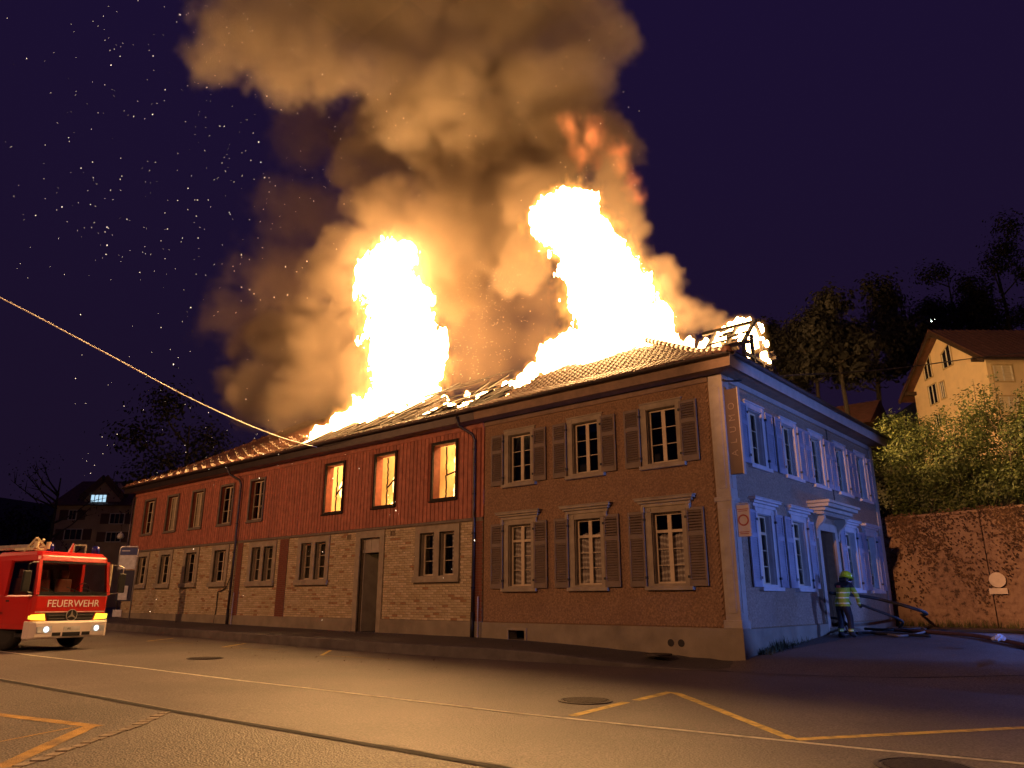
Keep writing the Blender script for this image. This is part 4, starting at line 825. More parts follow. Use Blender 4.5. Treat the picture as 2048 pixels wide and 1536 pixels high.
# pendant lamp, cables
p = pix(241, 1073, 44); pl_ = thing('pendant_lamp', 'unlit grey bell-shaped lamp hanging over the street past the wing', 'street lamp', p)
prof2 = [(.03, .28), (.05, .2), (.14, .16), (.2, .0), (.17, -.1), (.1, -.14)]
MB().loft([[(p.x + r_ * math.cos(j * PI / 6), p.y + r_ * math.sin(j * PI / 6), p.z + z) for j in range(12)] for r_, z in prof2]).build('lamp_shade', mat('grey_glass', (.5, .5, .52), .3), pl_, smooth=True)
MB().tube([p + Vector((0, 0, .25)), p + Vector((0, 0, .9))], .012, 5).build('hanger', M_iron2, pl_)
def cable(name, label, pts, r_, m):
    P = [pix(*q) for q in pts]; Q = []
    for i in range(len(P) - 1):
        p0, p1, p2, p3 = P[max(i - 1, 0)], P[i], P[i + 1], P[min(i + 2, len(P) - 1)]
        for j in range(8):
            t = j / 8; Q.append(.5 * ((2 * p1) + (p2 - p0) * t + (2 * p0 - 5 * p1 + 4 * p2 - p3) * t * t + (3 * p1 - p0 - 3 * p2 + p3) * t ** 3))
    Q.append(P[-1]); o = MB().tube(Q, r_, 6).build(name, m, smooth=True); return tag(o, label, 'cable')
cable('overhead_cable', 'pale overhead cable sagging from the wing eave across the night sky', [(-260, 470, 18.5), (0, 595, 20), (200, 700, 21.8), (400, 806, 24.2), (560, 874, 26.6), (690, 907, 29.0)], .020, mat('cable_pale', (.85, .84, .80), .5))
cable('overhead_cable', 'thin dark cable from the house corner to the slope', [(1442, 758, 17.6), (1475, 762, 18), (1590, 750, 23), (1700, 745, 27), (1822, 733, 33), (1950, 716, 38), (2048, 705, 42), (2200, 688, 50)], .025, M_iron2)
# projecting signs at the house corner
def text_mesh(s, size, m, depth=.004, align='CENTER'):
    c = bpy.data.curves.new('t', 'FONT'); c.body = s; c.size = size; c.extrude = depth; c.align_x = align; c.align_y = 'CENTER'; o = bpy.data.objects.new('t', c); col.objects.link(o)
    dg = bpy.context.evaluated_depsgraph_get(); dg.update(); me = bpy.data.meshes.new_from_object(o.evaluated_get(dg)); bpy.data.objects.remove(o); me.materials.clear(); me.materials.append(m); return me
sgn_ = thing('shop_sign', 'tall narrow projecting shop sign with vertical lettering at the house corner', 'sign', (.17, .06, 4.1))
MB().box(.03, .36, .03, .13, 4.12, 6.22).build('sign_panel', mat('sign_brown', (.075, .038, .03), .5, .1, 4), sgn_, bevel=.006); MB().box(.36, .385, .02, .14, 4.10, 6.24).build('sign_edge', M_fascia, sgn_)
M_let = mat('sign_letter', (.19, .13, .10), .5)
for i, ch in enumerate('ALUMO'): o = obj('letter', text_mesh(ch, .23, M_let), sgn_); o.location = Vector((.195, .027, 4.62 + i * .29)) - Vector(sgn_.location); o.rotation_euler = (R(90), R(-90), 0)
for z in (4.5, 5.9): MB().bar((-.02, .08, z), (.05, .08, z), .015).build('bracket', M_iron2, sgn_)
ps_ = thing('prohibition_sign', 'white plate with a red ring projecting from the house corner', 'sign', (.2, .16, 2.6)); M_pl = mat('sign_white', (.50, .42, .36), .5, .06, 5); M_rr = mat('sign_red', (.30, .035, .03), .5)
MB().box(.05, .36, .14, .155, 2.66, 3.40).build('plate', M_pl, ps_, bevel=.01)
n = 40; V = [(.205 + r_ * math.cos(2 * PI * j / n), .136, 3.04 + r_ * math.sin(2 * PI * j / n)) for r_ in (.135, .098) for j in range(n)]; MB().add(V, [(j, (j + 1) % n, n + (j + 1) % n, n + j) for j in range(n)]).build('red_ring', M_rr, ps_, recalc=False)
MB().tube([(.0, .16, 2.45), (.0, .16, 3.36), (.03, .16, 3.43), (.34, .16, 3.43), (.365, .16, 3.40), (.365, .16, 2.66)], .012, 6).build('bracket', M_fascia, ps_)
MB().box(.07, .34, .133, .137, 3.285, 3.30).box(.09, .32, .133, .137, 3.245, 3.258).box(.08, .33, .133, .137, 2.76, 2.775).box(.10, .31, .133, .137, 2.72, 2.735).build('small_print', M_rr, ps_)['kind'] = 'stuff'
# bus stop post on the pavement by the end of the wing
bp = gpx(238, 1246, .30); bs = thing('bus_stop_post', 'bus stop post with rounded frame, blue header and timetable box', 'bus stop', bp); rt = RGT
def bq(u, z, v=0): return tuple(bp + RGT * u - FWD * v + Vector((0, 0, z)))
M_alu = mat('bright_metal', (.62, .62, .66), .3, metal=.7); M_bst = mat('panel_white', (.55, .58, .66), .4); M_bh = mat('header_blue', (.03, .05, .20), .4); M_db = mat('dark_blue_panel', (.02, .022, .06), .4)
MB().tube([bq(.40, 0), bq(.40, 3.1), bq(.36, 3.22), bq(-.36, 3.22), bq(-.40, 3.1), bq(-.40, 2.2)], .03, 8).build('frame', M_alu, bs, smooth=True)
BQ = lambda u, v, z: bq(u, z, v)
MB(BQ).box(-.37, .37, -.02, .02, 2.86, 3.18).build('header', M_bh, bs); MB(BQ).box(-.37, .37, -.018, .018, 2.25, 2.85).build('route_panel', M_bst, bs); MB(BQ).box(-.30, .36, -.015, .015, .9, 2.2).build('dark_panel', M_db, bs); MB(BQ).box(-.2, .2, -.03, .05, .95, 1.55).build('timetable', M_bst, bs, bevel=.01); MB(BQ).box(-.34, .05, -.04, .02, .25, .55).build('litter_box', M_bst, bs, bevel=.01)
MB(BQ).box(-.30, .05, .021, .024, 3.02, 3.06).build('stop_name', M_bst, bs)
# ---------------------------------------------------------------- fire engine (local: x forward, y left, z up)
TPOS = (-16.55, -8.88); tz = road_z(*TPOS)
tr = thing('fire_engine', 'red fire engine with white bumper and lit yellow lights, facing along the street', 'fire engine', (TPOS[0], TPOS[1], tz), R(14)); tr.scale = (.88, .88, .88)
M_tred = mat('engine_red', (.55, .018, .012), .3, .05, 2); M_tred.node_tree.nodes['Principled BSDF'].inputs['Coat Weight'].default_value = .4
M_twht = mat('bumper_white', (.70, .62, .58), .4, .05, 3); M_blk = mat('black_plastic', (.012, .012, .013), .45); M_tyre = mat('tyre', (.015, .015, .015), .85, .3, 20); M_wgl = mat('windscreen_dark', (.012, .013, .018), .05); M_scr = glass_mat()
M_refl = mat('reflective_white', (.85, .82, .78), .4); M_int = mat('cab_interior', (.05, .03, .025), .8); M_seat = mat('seat_cover', (.12, .04, .02), .8); M_steel = mat('steel_step', (.45, .42, .38), .35, metal=.7); M_cream = mat('cream_fitting', (.62, .54, .36), .5)
LP = dict(local=True)
W2 = 1.22; FX = 1.36                                  # half width, front plane
def cabring(x0, x1, z, y=W2, c=.10): return [(x1 - c, -y, z), (x1, -y + c, z), (x1, y - c, z), (x1 - c, y, z), (x0, y, z), (x0, -y, z)]
cb = MB(); cb.loft([cabring(-1.0, FX, .62), cabring(-1.0, FX, 1.62)]); cb.build('cab_lower', M_tred, tr, bevel=.03, **LP)
cb = MB(); cb.loft([cabring(-1.0, FX - .16, 2.62, W2 - .05), cabring(-1.0, FX - .20, 2.80, W2 - .06), cabring(-.95, FX - .38, 2.93, W2 - .14)]); cb.build('cab_roof', M_tred, tr, bevel=.03, **LP)
# cab frame round the glazing
for s in (-1, 1):
    MB().bar((FX - .03, s * (W2 - .07), 1.62), (FX - .19, s * (W2 - .11), 2.66), .05, .06).build('pillar', M_tred, tr, **LP)
    MB().bar((-.15, s * (W2 - .02), 1.60), (-.15, s * (W2 - .06), 2.66), .05, .05).build('pillar', M_tred, tr, **LP)
    MB().box(-1.0, -.15, s * W2 - .03 if s > 0 else s * W2, s * W2 if s > 0 else s * W2 + .03, 1.60, 2.66).build('side_panel', M_tred, tr, **LP)
MB().box(-1.0, -.96, -W2 + .03, W2 - .03, .7, 2.64).build('cab_back', M_int, tr, **LP)
def xw(z): return FX + .004 - .16 * (z - 1.62) / 1.0
MB().add([(xw(1.64), -W2 + .10, 1.64), (xw(1.64), W2 - .10, 1.64), (xw(2.62), W2 - .15, 2.62), (xw(2.62), -W2 + .15, 2.62)], [(0, 1, 2, 3)]).build('windscreen', M_scr, tr, recalc=False, **LP)
ws = MB(); ws.bar((xw(1.66), -W2 + .06, 1.66), (xw(1.66), W2 - .06, 1.66), .02, .055); ws.bar((xw(2.60), -W2 + .12, 2.60), (xw(2.60), W2 - .12, 2.60), .02, .03); ws.build('windscreen_seal', M_blk, tr, **LP)
for s in (-1, 1):
    MB().add([(-.10, s * (W2 - .015), 1.66), (FX - .12, s * (W2 - .02), 1.66), (FX - .26, s * (W2 - .06), 2.60), (-.10, s * (W2 - .05), 2.60)], [(0, 1, 2, 3)]).build('side_window', M_scr, tr, recalc=False, **LP)
    MB().box(-.08, FX - .25, s * W2 - .008, s * W2 + .008, .75, 1.58).build('door', M_tred, tr, bevel=.01, **LP)
    MB().box(.0, .16, s * W2 - .02, s * W2 + .025, 1.42, 1.47).build('door_handle', M_blk, tr, **LP)
# interior
MB().box(-.9, 1.1, -1.1, 1.1, .9, 1.25).build('cab_floor', M_int, tr, **LP); MB().prism([(.75, 1.2), (1.25, 1.2), (1.2, 1.66), (.85, 1.72)], -1.1, 1.1, 'y').build('dashboard', M_int, tr, **LP)
for y in (-.7, .0, .72): MB().box(-.35, .15, y - .24, y + .24, 1.25, 1.55).box(-.45, -.28, y - .24, y + .24, 1.5, 2.15).box(-.45, -.3, y - .13, y + .13, 2.15, 2.42).build('seat', M_seat, tr, bevel=.05, **LP)
n = 20; MB().tube([(.78 + .07 * math.sin(2 * PI * j / n), .62 + .23 * math.cos(2 * PI * j / n), 1.78 + .21 * math.sin(2 * PI * j / n)) for j in range(n + 1)], .018, 6).build('steering_wheel', M_blk, tr, **LP)
MB().box(.98, 1.2, -.25, .12, 1.70, 1.72).build('papers', M_cream, tr, **LP); MB().box(1.0, 1.2, .38, .62, 1.70, 1.715).build('papers', M_refl, tr, **LP)
# front: stripe panel with lettering, grille, emblem
MB().add([(FX + .004, -W2 + .10, 1.585), (FX + .004, W2 - .10, 1.585), (FX + .004, W2 - .10, 1.605), (FX + .004, -W2 + .10, 1.605)], [(0, 1, 2, 3)]).build('stripe', M_refl, tr, recalc=False, **LP)
MB().add([(FX + .004, -W2 + .10, 1.115), (FX + .004, W2 - .10, 1.115), (FX + .004, W2 - .10, 1.135), (FX + .004, -W2 + .10, 1.135)], [(0, 1, 2, 3)]).build('stripe', M_refl, tr, recalc=False, **LP)
lt = obj('lettering', text_mesh('FEUERWEHR', .30, M_refl, .003), tr, local=True); lt.location = (FX + .008, .05, 1.36); lt.rotation_euler = (R(90), 0, R(90)); lt.scale = (1.0, 1, 1)
gr = MB(); gr.prism([(-.80, 1.10), (.80, 1.10), (.66, .74), (.55, .66), (-.55, .66), (-.66, .74)], FX - .02, FX + .018, 'x'); go_ = gr.build('grille', M_blk, tr, **LP)
for i in range(4): MB().box(FX + .018, FX + .045, -.72 + .02 * i, .72 - .02 * i, 1.0 - i * .095, 1.035 - i * .095).build('grille_slat', mat('grille_grey', (.05, .045, .042), .4), go_, bevel=.006)
n = 28; em = MB(); em.tube([(FX + .055, .17 * math.cos(2 * PI * j / n), 1.02 + .17 * math.sin(2 * PI * j / n)) for j in range(n + 1)], .014, 6)
eo = em.build('emblem_ring', M_steel, tr, smooth=True, **LP); MB().cyl((FX + .035, 0, 1.02), .165, .03, 'x', 28).build('emblem_disc', M_blk, eo)
st = MB(); P = []
for j in range(6): a = PI / 2 + j * PI / 3; r_ = .155 if j % 2 == 0 else .035; P.append((r_ * math.cos(a), 1.02 + r_ * math.sin(a)))
st.prism(P, FX + .05, FX + .068, 'x'); st.build('emblem_star', M_steel, eo)
# bumper with headlights, plate
bm2 = MB(); bm2.loft([[(FX - .25, -1.25, z), (FX + .02, -1.25, z), (FX + .14 + q, -1.10, z), (FX + .17 + q, -.6, z), (FX + .17 + q, .6, z), (FX + .14 + q, 1.10, z), (FX + .02, 1.25, z), (FX - .25, 1.25, z)] for z, q in ((.36, -.04), (.42, 0), (.80, 0), (.86, -.05))]); bo = bm2.build('bumper', M_twht, tr, bevel=.02, **LP)
M_lit_y = emis('yellow_light', (1, .80, .05), 1.7); M_lit_w = emis('headlight_glow', (.85, .95, 1), 1.6)
for s in (-1, 1):
    h = MB(); h.prism([(s * .78, .88), (s * 1.20, .90), (s * 1.22, 1.05), (s * .84, 1.07)], FX - .02, FX + .035, 'x'); h.build('indicator_light', M_lit_y, tr, **LP)
    h = MB(); h.prism([(s * .62, .54), (s * 1.06, .53), (s * 1.08, .70), (s * .64, .72)], FX + .14, FX + .178, 'x'); ho = h.build('headlight', mat('headlamp_glass', (.55, .6, .66), .1), tr, **LP); MB().cyl((FX + .18, s * .80, .625), .085, .012, 'x', 16).build('bulb', M_lit_w, ho)
    MB().box(FX - .10, FX - .02, s * W2 - .02, s * W2 + .03, .92, 1.02).build('side_marker', M_lit_y, tr, bevel=.01, **LP)
    for y in (.35,): MB().box(FX + .165, FX + .178, s * .47 - .13, s * .47 + .13, .43, .53).build('air_intake', M_blk, bo)
MB().box(FX + .165, FX + .178, -.28, .28, .41, .53).build('air_intake', M_blk, bo); MB().box(FX + .172, FX + .184, -.26, .26, .57, .69).build('number_plate', mat('plate_white', (.6, .6, .62), .4), bo)
pt = obj('plate_lettering', text_mesh('AR', .09, M_blk, .002), bo); pt.location = (FX + .186, -.1, .63); pt.rotation_euler = (R(90), 0, R(90))
# wheels, chassis
def wheel(x, y, s, steer=0):
    prof3 = [(.30, -.15), (.44, -.155), (.50, -.12), (.515, -.04), (.515, .04), (.50, .12), (.44, .155), (.30, .15)]
    a = R(steer); n = 24
    w_ = MB(lambda u, v, z: (x + u * math.cos(a) - v * math.sin(a), y + u * math.sin(a) + v * math.cos(a), z)); w_.loft([[(r_ * math.cos(2 * PI * j / n), h, .515 + r_ * math.sin(2 * PI * j / n)) for j in range(n)] for r_, h in prof3]); wo = w_.build('wheel', M_tyre, tr, smooth=True, **LP)
    r2 = MB(w_.tf); r2.loft([[(r_ * math.cos(2 * PI * j / n), s * h, .515 + r_ * math.sin(2 * PI * j / n)) for j in range(n)] for r_, h in ((.30, .14), (.27, .15), (.22, .06), (.10, .05), (.09, .13))]); r2.build('rim', M_steel, wo)
wheel(0, 1.0, 1, 10); wheel(0, -1.0, -1, 10); wheel(-3.6, 1.0, 1); wheel(-3.6, -1.0, -1)
MB().box(-6.2, 1.1, -.45, .45, .45, .72).build('chassis', M_blk, tr, **LP); MB().box(.5, 1.2, -1.1, 1.1, .40, .5).build('underbody', M_blk, tr, **LP)
for s in (-1, 1): MB().box(-.62, .62, s * 1.0 - .22, s * 1.0 + .22, 1.05, 1.12).box(.55, .62, s * 1.0 - .22, s * 1.0 + .22, .75, 1.1).build('wheel_arch', M_blk, tr, **LP)
# body behind the cab with shutters, roof gear
MB().box(-6.2, -1.12, -1.24, 1.24, .72, 2.72).build('body', M_tred, tr, bevel=.03, **LP)
for i in range(3):
    for s in (-1, 1): MB().box(-2.7 - i * 1.6, -1.25 - i * 1.6, s * 1.24 - .012, s * 1.24 + .012, .85, 2.55).build('roller_shutter', M_steel, tr, **LP)
ld = MB()
for s in (-.45, .0): ld.bar((-5.8, s - .35, 3.12), (.35, s - .35, 3.12), .03, .05)
for i in range(16): ld.bar((-5.6 + i * .38, -.8, 3.12), (-5.6 + i * .38, -.35, 3.12), .018)
ld.build('ladder', M_steel, tr, **LP)
gf = MB(); gf.bar((.2, -1.05, 2.92), (.55, -.95, 3.35), .03); gf.bar((.55, -.95, 3.35), (.65, -.6, 2.95), .03); gf.bar((.2, -.75, 3.0), (.6, -.75, 3.3), .03); gf.bar((-.2, -1.1, 3.0), (.6, -1.0, 3.0), .04); gf.bar((-.2, -.45, 3.0), (.6, -.5, 3.0), .04); gf.bar((.6, -1.0, 3.0), (.6, -.5, 3.0), .04)
gf.build('ladder_gantry', M_cream, tr, **LP)
for y in (-1.0, -.62): MB().cyl((.66, y, 3.12), .07, .22, 'z', 12).build('roller', M_cream, tr, **LP)
fr = MB(); fr.bar((.5, .32, 2.93), (.5, .32, 3.2), .02); fr.bar((.5, .32, 3.2), (.5, .72, 3.22), .02); fr.bar((.5, .72, 3.22), (.5, .72, 2.93), .02); fr.build('roof_rail', M_steel, tr, **LP); MB().prism([(.14, 2.93), (.26, 2.93), (.28, 3.26)], .46, .54, 'x').build('roof_fin', M_tred, tr, **LP)
M_bcn = mat('blue_lens', (.01, .015, .22), .15)
for y in (-.55, 1.0):
    b = MB(); b.loft([[(.62 + r_ * math.cos(2 * PI * j / 14), y + r_ * math.sin(2 * PI * j / 14), z) for j in range(14)] for r_, z in ((.12, 2.92), (.12, 3.10), (.10, 3.17), (.04, 3.20))]); b.build('blue_beacon', M_bcn, tr, smooth=True, **LP)
# mirrors, wipers, horn lamps
for s in (-1, 1):
    m_ = MB(); m2_ = MB(); m_.tube([(FX - .1, s * (W2 - .02), 2.58), (FX + .02, s * (W2 + .22), 2.56), (FX + .05, s * (W2 + .34), 2.50), (FX + .05, s * (W2 + .34), 2.30)], .018, 6); m2_.tube([(FX - .05, s * (W2 - .0), 1.66), (FX + .05, s * (W2 + .30), 1.70)], .016, 6); m_.build('mirror_arm', M_steel if s > 0 else M_blk, tr, **LP); m2_.build('mirror_arm', M_steel if s > 0 else M_blk, tr, **LP)
    MB().box(FX + .0, FX + .08, s * (W2 + .34) - .12, s * (W2 + .34) + .12, 1.70, 2.32).build('mirror', M_blk, tr, bevel=.03, **LP)
for y in (-.55, .25, .75): MB().bar((xw(1.66) + .03, y, 1.67), (xw(1.80) + .03, y - .52, 1.86), .012).build('wiper', M_blk, tr, **LP)
MB().box(FX - .18, FX - .02, W2 - .05, W2 + .0, 1.68, 2.60).build('reflective_edge', M_cream, tr, **LP)
# ---------------------------------------------------------------- firefighter beside the side door
fpos = gpx(1692, 1270, .37); FH = math.atan2((RGT * .80 + FWD * .60).y, (RGT * .80 + FWD * .60).x)
ff = thing('person', 'firefighter in lime jacket and dark trousers bending over a hose by the door', 'person', (fpos.x, fpos.y, ground_z(fpos.x, fpos.y)), FH)
J = {'pel': ((0, 0, .86), .15), 'wst': ((.03, 0, 1.0), .155), 'chs': ((.12, 0, 1.20), .175), 'upc': ((.19, 0, 1.34), .15), 'nek': ((.24, 0, 1.42), .07), 'hed': ((.30, 0, 1.50), .085), 'hdt': ((.34, 0, 1.58), .08),
     'lh': ((0, .10, .82), .12), 'lk': ((.07, .12, .46), .085), 'la': ((-.02, .13, .11), .07), 'lt': ((.17, .14, .06), .05), 'rh': ((0, -.10, .82), .12), 'rk': ((.10, -.12, .47), .085), 'ra': ((.04, -.13, .11), .07), 'rt': ((.23, -.14, .06), .05),
     'ls': ((.17, .19, 1.33), .085), 'le': ((.34, .24, 1.10), .062), 'lw': ((.50, .14, .96), .045), 'rs': ((.17, -.19, 1.33), .085), 're': ((.30, -.26, 1.08), .062), 'rw': ((.46, -.20, .88), .045)}
E_ = [('pel', 'wst'), ('wst', 'chs'), ('chs', 'upc'), ('upc', 'nek'), ('nek', 'hed'), ('hed', 'hdt'), ('pel', 'lh'), ('lh', 'lk'), ('lk', 'la'), ('la', 'lt'), ('pel', 'rh'), ('rh', 'rk'), ('rk', 'ra'), ('ra', 'rt'), ('upc', 'ls'), ('ls', 'le'), ('le', 'lw'), ('upc', 'rs'), ('rs', 're'), ('re', 'rw')]
for s, sd in (('l', 1), ('r', -1)):
    b = Vector(J[s + 'w'][0]); J[s + 'p'] = (tuple(b + Vector((.05, -.01 * sd, -.035))), .036); E_.append((s + 'w', s + 'p')); p_ = Vector(J[s + 'p'][0])
    for k, dy in enumerate((-.03, -.01, .012, .032)):
        L_ = (.05, .058, .054, .042)[k]; J[f'{s}f{k}a'] = (tuple(p_ + Vector((.035, dy, -.02))), .0125); J[f'{s}f{k}b'] = (tuple(p_ + Vector((.035 + L_ * .5, dy, -.02 - L_ * .7))), .011); J[f'{s}f{k}c'] = (tuple(p_ + Vector((.01 + L_ * .2, dy, -.03 - L_))), .010); E_ += [(s + 'p', f'{s}f{k}a'), (f'{s}f{k}a', f'{s}f{k}b'), (f'{s}f{k}b', f'{s}f{k}c')]
    J[s + 'ta'] = (tuple(p_ + Vector((-.0, -.04 * sd, -.0))), .013); J[s + 'tb'] = (tuple(p_ + Vector((.035, -.045 * sd, -.045))), .011); E_ += [(s + 'p', s + 'ta'), (s + 'ta', s + 'tb')]
names = list(J); me = bpy.data.meshes.new('body'); me.from_pydata([J[k][0] for k in names], [(names.index(a), names.index(b)) for a, b in E_], []); tmp = bpy.data.objects.new('tmp', me); col.objects.link(tmp)
tmp.modifiers.new('skin', 'SKIN'); sv = me.skin_vertices[0].data
for i, k in enumerate(names): sv[i].radius = (J[k][1], J[k][1] * (.82 if k in ('chs', 'upc', 'pel', 'wst') else 1)) if k not in ('chs', 'upc', 'wst') else (J[k][1] * .95, J[k][1] * 1.15)
sv[0].use_root = True; ssf = tmp.modifiers.new('sub', 'SUBSURF'); ssf.levels = 2; ssf.render_levels = 2
dg = bpy.context.evaluated_depsgraph_get(); dg.update(); bme = bpy.data.meshes.new_from_object(tmp.evaluated_get(dg)); bpy.data.objects.remove(tmp); bme.shade_smooth()
def suit():
    m, n, b, out = mk('turnout_suit'); L = n.links.new; tc = N(n, 'ShaderNodeTexCoord'); sx = N(n, 'ShaderNodeSeparateXYZ'); L(tc.outputs['Object'], sx.inputs[0])
    mr = N(n, 'ShaderNodeMapRange'); mr.inputs['From Max'].default_value = 1.7; L(sx.outputs['Z'], mr.inputs['Value']); cr = N(n, 'ShaderNodeValToRGB'); cr.color_ramp.interpolation = 'CONSTANT'; L(mr.outputs[0], cr.inputs[0])
    navy = (.010, .010, .018); lime = (.34, .42, .03); refl = (.75, .78, .45); skin = (.4, .24, .16)
    st = [(0, (.008, .008, .008)), (.09, navy), (.17, lime), (.19, refl), (.215, lime), (.24, navy), (.80, lime), (.86, refl), (.89, lime), (1.00, refl), (1.03, lime), (1.13, refl), (1.16, lime), (1.27, navy), (1.43, skin)]
    e = cr.color_ramp.elements; e[0].color = (*st[0][1], 1); e[1].position = st[1][0] / 1.7; e[1].color = (*st[1][1], 1)
    for z, c in st[2:]: q = e.new(z / 1.7); q.color = (*c, 1)
    L(cr.outputs[0], b.inputs['Base Color']); b.inputs['Roughness'].default_value = .7
    nz = N(n, 'ShaderNodeTexNoise'); nz.inputs['Scale'].default_value = 9; L(tc.outputs['Object'], nz.inputs['Vector']); bp = N(n, 'ShaderNodeBump'); bp.inputs['Strength'].default_value = .7; bp.inputs['Distance'].default_value = .03; L(nz.outputs['Fac'], bp.inputs['Height']); L(bp.outputs[0], b.inputs['Normal']); return m
bme.materials.clear(); bme.materials.append(suit()); obj('body', bme, ff, local=True)
M_hel = mat('helmet_lime', (.42, .62, .02), .35, .05, 3)
hm_ = MB(); hx, hz_ = .33, 1.50; prf = [(.145, -.02), (.150, .03), (.142, .08), (.115, .13), (.07, .16), (.02, .17)]
hm_.loft([[(hx + r_ * 1.12 * math.cos(2 * PI * j / 20) + .01, r_ * math.sin(2 * PI * j / 20), hz_ + .04 + z) for j in range(20)] for r_, z in prf]); ho = hm_.build('helmet', M_hel, ff, smooth=True, **LP); ho.rotation_euler = (0, R(14), 0); ho.location = (-.36, 0, .13)
MB().tube([(hx + .18 * math.cos(a) + .01, .165 * math.sin(a), hz_ + .02) for a in [2 * PI * j / 24 for j in range(25)]], .014, 6).build('helmet_brim', M_hel, ho)
MB().box(hx - .17, hx - .05, -.11, .11, hz_ - .12, hz_ + .0).build('neck_guard', M_blk, ho, bevel=.03); MB().box(hx + .11, hx + .17, -.09, .09, hz_ - .02, hz_ + .06).build('visor', mat('visor', (.03, .03, .035), .1), ho, bevel=.02); MB().box(-.10, -.085, -.05, .05, 1.27, 1.33).build('back_badge', mat('badge_red', (.5, .1, .08), .5), ff, **LP)
# ---------------------------------------------------------------- hoses, litter, weeds
def hose(label, pts, r_, m):
    P = [Vector(p) for p in pts]; Q = []
    for i in range(len(P) - 1):
        p0, p1, p2, p3 = P[max(i - 1, 0)], P[i], P[i + 1], P[min(i + 2, len(P) - 1)]
        for j in range(9):
            t = j / 9; Q.append(.5 * ((2 * p1) + (p2 - p0) * t + (2 * p0 - 5 * p1 + 4 * p2 - p3) * t * t + (3 * p1 - p0 - 3 * p2 + p3) * t ** 3))
    Q.append(P[-1]); o = MB().tube(Q, r_, 8).build('fire_hose', m, smooth=True); return tag(o, label, 'hose', 'hoses laid across the yard')
M_hose = mat('hose_dark', (.018, .016, .015), .7); M_hose2 = mat('hose_red', (.10, .05, .045), .7); M_hose3 = mat('hose_pale', (.20, .17, .15), .7)
def G(px, py, up=.05): p = gpx(px, py, .41); return (p.x, p.y, ground_z(p.x, p.y) + up)
def A_(x, y, z): v = Vector((math.cos(FH) * x - math.sin(FH) * y, math.sin(FH) * x + math.cos(FH) * y, 0)); return (fpos.x + v.x, fpos.y + v.y, ground_z(fpos.x, fpos.y) + z)
hose('thick dark hose rising from the yard loop to under the firefighter arm', [A_(-.1, .25, 1.14), A_(.25, .2, 1.12), A_(1.2, -.3, 1.0), A_(2.6, -.9, .62), G(1830, 1240, .2), G(1858, 1250), G(1840, 1257), G(1780, 1259), G(1730, 1257)], .042, M_hose)
hose('dark hose running down from the firefighter hand to the ground', [A_(.52, -.21, .84), A_(.9, -.3, .74), A_(1.8, -.6, .42), G(1800, 1257), G(1850, 1260), G(1950, 1262), G(2060, 1264), G(2160, 1266)], .036, M_hose)
hose('thin pale hose curving over the asphalt from the doorstep', [(.5, 5.6, .5), (.8, 5.0, .42), G(1745, 1262), G(1800, 1268), G(1850, 1262), G(1835, 1255), G(1760, 1252)], .03, M_hose3)
hose('reddish hose trailing along the foot of the retaining wall', [G(1790, 1259), G(1880, 1264), G(1960, 1271), G(2060, 1280), G(2150, 1290)], .05, M_hose2)
hose('short hose end lying over the door step', [(-.3, 6.2, .75), (.2, 6.1, .72), (.55, 5.9, .45), (.8, 5.4, .40), (1.0, 4.9, .40)], .035, M_hose)
hose('slack dark hose lying nearest the house step', [(.6, 5.2, .42), G(1680, 1266), G(1720, 1264), G(1780, 1266), G(1860, 1269)], .04, M_hose)
lq = gpx(1998, 1280, .42); rg = random.Random(4); V = []; F = []
n = 12; mb = MB(); mb.loft([[(lq.x + (r_ + rg.uniform(-.03, .03)) * math.cos(2 * PI * j / n), lq.y + (r_ + rg.uniform(-.03, .03)) * math.sin(2 * PI * j / n), .41 + z + rg.uniform(-.02, .02)) for j in range(n)] for r_, z in ((.10, .0), (.12, .04), (.09, .09), (.03, .12))])
o = mb.build('crumpled_bag', mat('foil', (.75, .78, .85), .25, metal=.3)); tag(o, 'small crumpled shiny bag lying on the yard near the hoses', 'bag')
rg = random.Random(6); V = []; F = []
for _ in range(900):
    x = rg.uniform(-.5, 9); y = 12.94 - abs(rg.gauss(0, .25)); z = ground_z(x, y); h = rg.uniform(.08, .35); a = rg.uniform(0, 6.28); dx, dy = .012 * math.cos(a), .012 * math.sin(a); o = len(V); t = (x + rg.uniform(-.1, .1), y + rg.uniform(-.1, .1), z + h); V += [(x - dx, y - dy, z), (x + dx, y + dy, z), t]; F.append((o, o + 1, o + 2))
tag(MB().add(V, F).build('grass_verge', mat('verge_grass', (.10, .11, .03), .8, .4, 4), recalc=False), 'ragged grass growing along the foot of the retaining wall', 'grass', kind='stuff')
V = []; F = []
for _ in range(420):
    y = .6 + abs(rg.gauss(0, 1.1)); x = .07 + abs(rg.gauss(0, .12)); z = ground_z(x, y); h = rg.uniform(.04, .22) * (1.4 if 1.3 < y < 2.2 else .8); a = rg.uniform(0, 6.28); dx, dy = .012 * math.cos(a), .012 * math.sin(a); o = len(V); V += [(x - dx, y - dy, z), (x + dx, y + dy, z), (x + rg.uniform(-.08, .08), y + rg.uniform(-.1, .1), z + h)]; F.append((o, o + 1, o + 2))
tag(MB().add(V, F).build('weeds', mat('weed_green', (.06, .07, .03), .8, .4, 4), recalc=False), 'weeds sprouting from the joint below the side plinth', 'weeds', kind='stuff')
rg = random.Random(14); V = []; F = []
